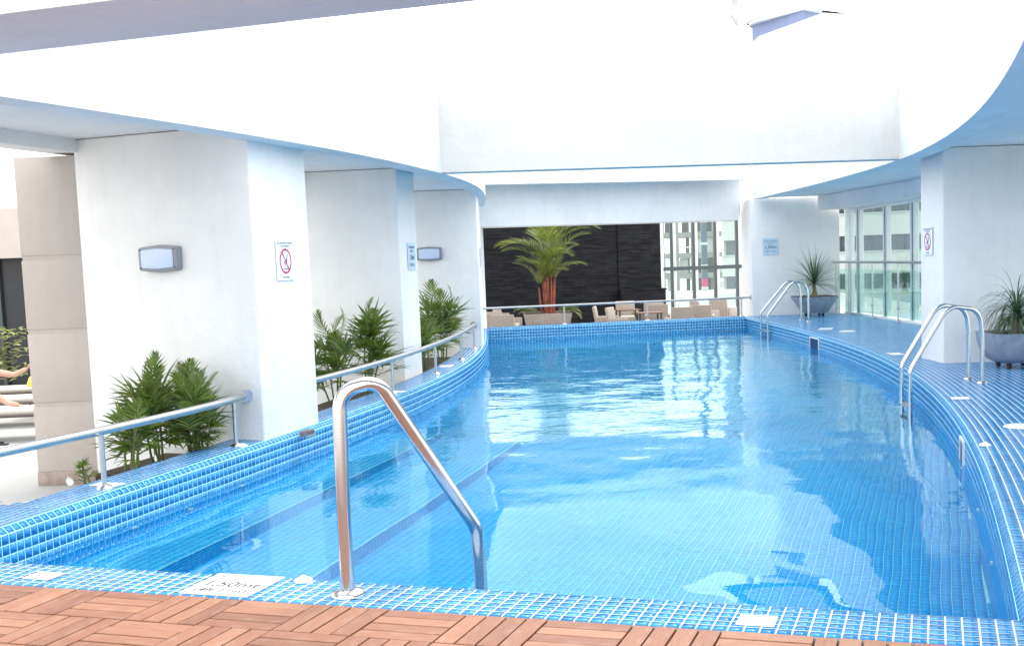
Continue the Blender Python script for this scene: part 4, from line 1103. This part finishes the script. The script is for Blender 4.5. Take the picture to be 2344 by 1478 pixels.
# glazed screen continuing the slate wall
gs = thing('glazed_screen', 'white framed glass screen with a dark transom right of the slate wall', 'window', (2.86, 41.3, LT), .207)
for x, wv in ((0, .13), (.40, .10), (.555, .05), (1.22, .10), (1.36, .055), (2.03, .10), (2.17, .055), (2.86, .10), (3.0, .05)):
    mm = MFRAME if wv != .10 or x in (0,) else MDKF
    k = MB(); k.box((x, 0, 0), (x + wv, .1, 3.62)); k.build('mullion', MFRAME if x in (0, .555, 1.36, 2.17, 3.0) else MDKF, gs)
for x in (.12, .5, 1.32, 2.13, 2.96):
    k = MB(); k.box((x, .02, 0), (x + .035, .12, 3.62)); k.build('mullion', MFRAME, gs)
k = MB(); k.box((0.13, -.02, 1.80), (4.2, .11, 1.93)); k.build('transom', MDKF, gs)
k = MB(); k.box((0, -.02, 3.62), (4.2, .12, 3.75)); k.build('head_frame', MFRAME, gs)
k = MB(); k.box((.05, .05, .0), (4.2, .06, 3.62)); k.build('pane', MGLASS, gs)

def arm_chair():
    t = thing('armchair', '', 'chair', (0, 0, 0), 0, 'woven resin armchairs on the lower terrace')
    k = MB(); k.box((-.31, -.30, .30), (.31, .26, .40)); k.build('seat', MRATTAN, t, bevel=.02)
    k = MB(); k.box((-.27, -.28, .401), (.27, .24, .46)); k.build('cushion', MCUSH, t, bevel=.02)
    k = MB(); k.hexa([(-.31, .23, .3), (.31, .23, .3), (.31, .30, .3), (-.31, .30, .3)], [(-.31, .33, .92), (.31, .33, .92), (.31, .40, .92), (-.31, .40, .92)]); k.build('backrest', MRATTAN, t, bevel=.02)
    for s_ in (-1, 1):
        k = MB(); k.box((s_ * .34 - .035, -.32, .28), (s_ * .34 + .035, .28, .62)); k.build('armrest', MRATTAN, t, bevel=.02)
        for y in (-.27, .25):
            k = MB(); k.box((s_ * .34 - .03, y - .03, 0), (s_ * .34 + .03, y + .03, .279)); k.build('leg', MRATTAN, t)
    return t
ch0 = arm_chair(); first = True
CH = [(-2.62, 33.2, 3.3, 'armchair half hidden at the left pier end'), (-2.30, 32.2, 3.15, 'armchair seen from behind left of the long planter'),
      (-2.22, 35.0, 1.3, 'upright armchair turned sideways left of the long planter'), (-2.1, 31.2, 3.1, 'low nearest armchair back at the far left corner'),
      (.75, 34.2, 1.45, 'tall armchair in profile at the left of the table group'), (1.15, 33.2, 1.2, 'armchair in front of the dark table'),
      (1.45, 37.2, 0.05, 'armchair behind the dark table facing the pool'), (2.2, 35.9, 3.25, 'right hand armchair beyond the middle railing post'),
      (2.28, 34.6, 3.1, 'armchair with its back to the pool at the middle post'), (2.75, 32.3, 3.25, 'wide armchair back just above the far pool edge'),
      (3.45, 33.2, 3.0, 'armchair back seen before the glazed screen'), (3.85, 35.9, 1.9, 'armchair standing against the glazed screen'), (4.6, 37.5, 2.6, 'armchair seen through the right of the far opening')]
for x, y, rz, lab in CH:
    o = ch0 if first else copy_tree(ch0); first = False
    o.location = (x, y, LT); o.rotation_euler = (0, 0, rz); o['label'] = lab
def table(x, y, label, rz):
    t = thing('cafe_table', label, 'table', (x, y, LT), rz, 'dark tables on the lower terrace')
    k = MB(); k.box((-.36, -.36, .72), (.36, .36, .75)); k.build('tabletop', MTABLE, t, bevel=.004, bseg=1)
    for sx in (-1, 1):
        for sy in (-1, 1):
            k = MB(); k.box((sx * .3 - .022, sy * .3 - .022, 0), (sx * .3 + .022, sy * .3 + .022, .72)); k.build('leg', MDKF, t)
table(1.42, 35.3, 'square dark table among the left armchairs', .15); table(1.95, 33.2, 'lower square table beside the middle railing post', .1)


# ------------------------------------------------------------------ left terrace with loungers
def lounger(x, y, rz, label, towel=False, back=.75, cloth=MCUSH):
    t = thing('sun_lounger', label, 'lounger', (x, y, -.51), rz, 'brown framed sun loungers on the left terrace')
    for s_ in (-1, 1):
        tube_part('side_rail', fillet([(s_ * .33, -1.0, .22), (s_ * .33, -.98, .34), (s_ * .33, .3, .34)], .08), .018, MBROWNM, t, 8)
        for yy in (-.9, .25, .85):
            tube_part('leg', [(s_ * .33, yy, .34), (s_ * .35, yy - .05, 0)], .017, MBROWNM, t, 8)
    for i in range(9):
        k = MB(); k.box((-.32, -.95 + i * .14, .325), (.32, -.90 + i * .14, .345)); k.build('slat', MBROWNM, t)
    k = MB(); k.box((-.33, .25, .315), (.33, .95, .335)); k.build('rear_frame', MBROWNM, t)
    k = MB(); k.box((-.31, -.98, .35), (.31, .28, .41)); k.build('cushion', cloth, t, bevel=.025)
    k = MB(); c_, s2 = math.cos(back), math.sin(back)
    k.hexa([(-.31, .28, .35), (.31, .28, .35), (.31, .28 + .8 * c_, .35 + .8 * s2), (-.31, .28 + .8 * c_, .35 + .8 * s2)],
           [(-.31, .28 - .06 * s2, .35 + .06 * c_), (.31, .28 - .06 * s2, .35 + .06 * c_), (.31, .28 + .8 * c_ - .06 * s2, .35 + .8 * s2 + .06 * c_), (-.31, .28 + .8 * c_ - .06 * s2, .35 + .8 * s2 + .06 * c_)])
    k.build('back_cushion', cloth, t, bevel=.02)
    return t
lounger(-7.95, 15.1, math.pi / 2 + .12, 'nearest lounger with a cream cushion and bare feet on it')
lounger(-8.5, 16.6, math.pi / 2 + .1, 'second lounger with a raised pale back cushion')
lounger(-8.85, 18.1, -math.pi / 2 + .1, 'farthest lounger with its back raised towards the column', back=.8)
k = MB(); k.hexa([(-7.95, 16.3, .10), (-7.45, 16.3, .10), (-7.45, 16.9, .10), (-7.95, 16.9, .10)], [(-7.9, 16.35, .27), (-7.5, 16.35, .24), (-7.5, 16.85, .24), (-7.9, 16.85, .27)])
_tw = k.build('towel', MYEL, bevel=.04); _tw.location = (-.42, .88, -.13); tag(_tw, 'crumpled yellow towel on the farthest lounger', 'towel')
for dx in (0, .16):
    k = MB(); k.box((-7.35 + dx * .9, 13.98 - dx, -.398), (-7.13 + dx * .9, 14.06 - dx, -.38)); o = k.build('flip_flop', MBLK, bevel=.008); o.location = (-.4, .75, -.11); tag(o, 'dark flip flop under the nearest lounger, the %s one' % ('left' if dx == 0 else 'right hand'), 'sandal', 'pair of dark flip flops')

# reclining person: one skinned body, legs towards the pool
def person():
    t = thing('person', 'person in grey shorts reclining on the nearest lounger with bare feet', 'person', (-.40, .75, -.11))
    zl = .08
    J = {'pelvis': (-7.95, 14.33, zl + .06), 'chest': (-8.28, 14.36, zl + .26), 'neck': (-8.45, 14.37, zl + .42), 'head0': (-8.49, 14.37, zl + .50), 'head1': (-8.54, 14.37, zl + .62),
         'sl': (-8.40, 14.20, zl + .36), 'el': (-8.18, 14.05, zl + .18), 'hl': (-7.98, 14.10, zl + .10),
         'sr': (-8.40, 14.54, zl + .36), 'er': (-8.20, 14.70, zl + .20), 'hr': (-8.0, 14.62, zl + .12),
         'hipl': (-7.90, 14.24, zl + .06), 'kl': (-7.50, 14.20, zl + .32), 'al': (-7.12, 14.20, zl + .02), 'fl': (-6.96, 14.19, zl - .01),
         'hipr': (-7.90, 14.44, zl + .06), 'kr': (-7.48, 14.50, zl + .42), 'ar': (-7.16, 14.52, zl + .36), 'fr': (-6.98, 14.53, zl + .44)}
    E_ = [('pelvis', 'chest'), ('chest', 'neck'), ('neck', 'head0'), ('head0', 'head1'), ('chest', 'sl'), ('sl', 'el'), ('el', 'hl'), ('chest', 'sr'), ('sr', 'er'), ('er', 'hr'),
          ('pelvis', 'hipl'), ('hipl', 'kl'), ('kl', 'al'), ('al', 'fl'), ('pelvis', 'hipr'), ('hipr', 'kr'), ('kr', 'ar'), ('ar', 'fr')]
    Rr = dict(pelvis=.14, chest=.15, neck=.055, head0=.085, head1=.10, sl=.06, el=.042, hl=.035, sr=.06, er=.042, hr=.035, hipl=.09, kl=.06, al=.038, fl=.032, hipr=.09, kr=.06, ar=.038, fr=.03)
    ks = list(J); me = bpy.data.meshes.new('body'); me.from_pydata([J[k_] for k_ in ks], [(ks.index(a), ks.index(b)) for a, b in E_], [])
    o = link(bpy.data.objects.new('body', me), t); md = o.modifiers.new('skin', 'SKIN'); o.modifiers.new('sub', 'SUBSURF').levels = 2; o.modifiers['sub'].render_levels = 2
    for i, k_ in enumerate(ks):
        r = Rr[k_]; me.skin_vertices[0].data[i].radius = (r, r); me.skin_vertices[0].data[i].use_root = (i == 0)
    me.materials.append(MSKIN)
    k = MB(); k.tube([(-8.02, 14.34, zl + .05), (-7.92, 14.34, zl + .07)], .155, 18); k.tube([(-7.93, 14.24, zl + .07), (-7.66, 14.22, zl + .22)], .10, 16, .085); k.tube([(-7.93, 14.44, zl + .07), (-7.66, 14.48, zl + .29)], .10, 16, .085); k.build('shorts', MSHORT, t, smooth=True)
    k = MB(); k.lathe((-8.57, 14.37, zl + .62), [(.0001, .10), (.07, .085), (.108, .03), (.11, -.03), (.08, -.06)], 18); k.build('hair', MBLK, t, smooth=True)
    for k2, (x0, y0, z0) in (('l', J['fl']), ('r', J['fr'])):
        for q_ in range(5):
            kk = MB(); dirz = Vector((.06, 0, -.01)) if k2 == 'l' else Vector((.04, 0, .05))
            b0 = Vector((x0, y0 - .03 + q_ * .015, z0)); kk.tube([tuple(b0), tuple(b0 + dirz * (1.1 - .12 * q_))], .011, 8, .007); kk.build('toe', MSKIN, t, smooth=True)
person()
# terrace building at the back
tb = thing('terrace_building', 'dark glazed terrace pavilion with a beige lintel behind the loungers', 'building', (-12, 21, -.51))
k = MB(); k.box((-7, 0, 2.47), (3.6, .5, 3.36)); k.build('lintel', MBEIGE, tb)
k = MB(); k.box((-7, .5, 0), (3.6, .8, 2.47)); k.build('wall', MDKROOM, tb)
for x in (-4, -1.5, 1.2, 2.6):
    k = MB(); k.box((x, .42, 0), (x + .06, .5, 2.47)); k.build('mullion', MDKF, tb)
k = MB(); k.box((-7, .5, 3.361), (3.6, 6, 3.5)); k.build('roof', MW, tb)
bush = thing('leafy_shrub', 'patterned pale and yellow leafy shrub before the dark glazing', 'shrub', (-10.2, 19.9, -.51))
rb = random.Random(8)
m_ = MB()
for i in range(420):
    p_ = Vector((rb.gauss(0, .28), rb.gauss(0, .18), rb.uniform(.35, 1.25))); a = rb.uniform(0, 6.28)
    leaflet(m_, p_, Vector((math.cos(a), math.sin(a), rb.uniform(-.2, .6))), rb.uniform(.10, .18), .07, .6, 3)
tag(m_.build('foliage', leaf_mat('variegated_leaf', (.06, .10, .03), (.55, .55, .25)), bush), kind='stuff')
k = MB(); k.tube([(0, 0, 0), (.02, 0, .5)], .03, 8, .02); k.build('stem', MSTEM, bush)

# ------------------------------------------------------------------ outside world
# white ribbon-window building
MSPAN = simple('white_tower_cladding', (.46, .50, .49), .7, var=.04, scale=.3); MSPAN2 = simple('tower_sill', (.36, .42, .42), .6)
rbld = thing('ribbon_window_building', 'white tower with ribbon windows seen through both glazed walls', 'building', (0, 0, 0))
A0 = np.array([12.2, 99.3]); A1 = np.array([44., 81.]); dv = (A1 - A0) / np.linalg.norm(A1 - A0); nv = np.array([dv[1], -dv[0]])
def fb(name, s0, s1, z0, z1, o0, o1, m):
    k = MB(); a = A0 + dv * s0; b = A0 + dv * s1
    k.prism([tuple(a + nv * o1), tuple(b + nv * o1), tuple(b + nv * o0), tuple(a + nv * o0)], z0, z1); return k.build(name, m, rbld)
fb('wall', 0, 36, -40, 13.6, -14, -.35, MROOF)
for f_ in range(-4, 5):
    z0 = 1.25 + f_ * 3.05
    fb('spandrel', 0, 36, z0 - 1.68, z0, -.35, 0, MSPAN); fb('sill_band', 0, 36, z0, z0 + .14, -.35, .06, MSPAN2)
    for q_ in range(14):
        fb('window', q_ * 2.55 + .3, q_ * 2.55 + 2.78, z0 + .14, z0 + 1.37, -.34, -.22, MDKGL)
# concrete frame under construction
cf = thing('concrete_frame', 'unfinished grey concrete building frame seen through the glass screen', 'building', (12.0, 170, -40))
for f_ in range(0, 18):
    k = MB(); k.box((-.5, 0, f_ * 3.0 + 2.0), (9.0, 9, f_ * 3.0 + 2.75)); k.build('floor_slab', MCONC, cf)
for x in (.0, 2.1, 4.4, 8.0):
    for y in (0.02, 8.2):
        k = MB(); k.box((x, y, 0), (x + .55, y + .6, 57)); k.build('column', MCONC, cf)
rc = random.Random(5)
for f_ in range(11, 18):
    for x0, x1 in ((.55, 2.1), (2.65, 4.4), (4.95, 8.0)):
        r = rc.random()
        if r < .7:
            k = MB(); xs_ = x0 + rc.uniform(0, .5); k.box((xs_, .5, f_ * 3.0 + 2.76), (x1 - rc.uniform(0, .8), .7, f_ * 3.0 + 4.98)); k.build('infill_panel', MDKROOM if r < .35 else MROOF, cf)
        if rc.random() < .6:
            k = MB(); k.box((x0, -.1, f_ * 3.0 + 3.5), (x1, 0, f_ * 3.0 + 3.62)); k.build('guard_rail', MFRAME, cf)
# banded mast
ms = thing('crane_mast', 'slim dark mast with white bands and a red joint before the concrete frame', 'mast', (9.05, 84, -30))
MMB = simple('mast_blue', (.03, .08, .12), .5)
for i in range(34):
    z0 = 18 + i * .8
    k = MB(); k.box((-.2, -.2, z0), (.2, .2, z0 + .62)); k.build('mast_section', MRED if i == 14 else MMB, ms)
    k = MB(); k.box((-.23, -.23, z0 + .62), (.23, .23, z0 + .8)); k.build('white_band', MSPAN if i % 2 else MMB, ms)
k = MB(); k.box((-.2, -.2, -10), (.2, .2, 18)); k.build('mast_base', MDKF, ms)
# distant town, joined
m_ = MB(); rt_ = random.Random(7)
for i in range(420):
    y = rt_.uniform(260, 620); x = y * rt_.uniform(-.06, .42); h_ = rt_.uniform(4, 14) + (y - 260) * .045; s_ = rt_.uniform(5, 14)
    m_.box((x, y, -40), (x + s_, y + s_, -40 + h_ * 1.2 + 8))
tag(m_.build('distant_town', simple('far_town_plaster', (.55, .56, .56), .9, var=.35, scale=.05)), kind='stuff')

# hotel tower above the court ----------------------------------------------------
tw = thing('hotel_tower', 'white tower with curved balconies rising above the court', 'building', (0, 0, 0))
def tower_poly(name, pts, z0, z1, m):
    k = MB(); k.prism(pts, z0, z1); return k.build(name, m, tw, bevel=.0)
def rounded_corner(x0, y0, x1, y1, r, grow=0):
    # left corner rounded, long face running right and forward, then straight back
    d = np.array([x1 - x0, y1 - y0]); d /= np.linalg.norm(d); n_ = np.array([d[1], -d[0]])
    p0 = np.array([x0, y0]) + n_ * grow - d * grow; pts = []
    c_ = p0 + d * r - n_ * r
    for i in range(13):
        a = math.pi / 2 * i / 12; pts.append(tuple(c_ - d * r * math.cos(a) + n_ * r * math.sin(a)))
    e_ = np.array([x1, y1]) + n_ * grow; pts += [tuple(e_), (x1 + .4, y1 + 14), tuple(c_ - d * r - n_ * 8)]
    return pts
MRECESS = simple('recess_shade_tint', (.20, .24, .40), .7)  # lavender tint stands for the shade in the white tower's recess
for z in (13.62, 16.8, 19.8, 22.8):
    tower_poly('balcony', rounded_corner(8.55, 62.6, 12.45, 57.3, 1.6), z, z + .95, MW)
    tower_poly('parapet_cap', rounded_corner(8.55, 62.6, 12.45, 57.3, 1.6, .03), z + .951, z + .98, MFRAME); tower_poly('slab_edge', rounded_corner(8.55, 62.6, 12.45, 57.3, 1.6, -.12), z - .13, z - .001, MFRAME)
    tower_poly('shaded_recess', [(9.5, 62.35), (11.55, 58.9), (13.0, 60.2), (11.4, 64.5)], z - 2.05, z - .131, MRECESS)
    if z > 14: tower_poly('inner_parapet', rounded_corner(8.7, 62.6, 12.3, 56.4, 1.6), z - 2.09, z - 2.051, MW)
tower_poly('wall', [(9.5, 60.2), (11.6, 55.0), (12.0, 55.6), (12.6, 60), (13.3, 64), (10.0, 70), (9.2, 66)], -40, 7.0, MW)
tower_poly('wall', [(9.5, 60.2), (11.6, 55.0), (14.6, 55.4), (14.6, 64), (10.0, 70), (9.2, 66)], 7.001, 12.52, MW)
tower_poly('side_fin', [(8.42, 63.2), (8.5, 62.9), (9.3, 66), (9.2, 66.3)], 14.2, 30, MFRAME)

# sunlight refracted through the water onto the tiles
wob.data.shade_smooth(); wob.cycles.is_caustics_caster = True
for o in bpy.data.objects:
    q_ = o
    while q_.parent: q_ = q_.parent
    if o.type == 'MESH' and q_.name.startswith(('pool_floor', 'pool_step', 'pool_wall')): o.cycles.is_caustics_receiver = True
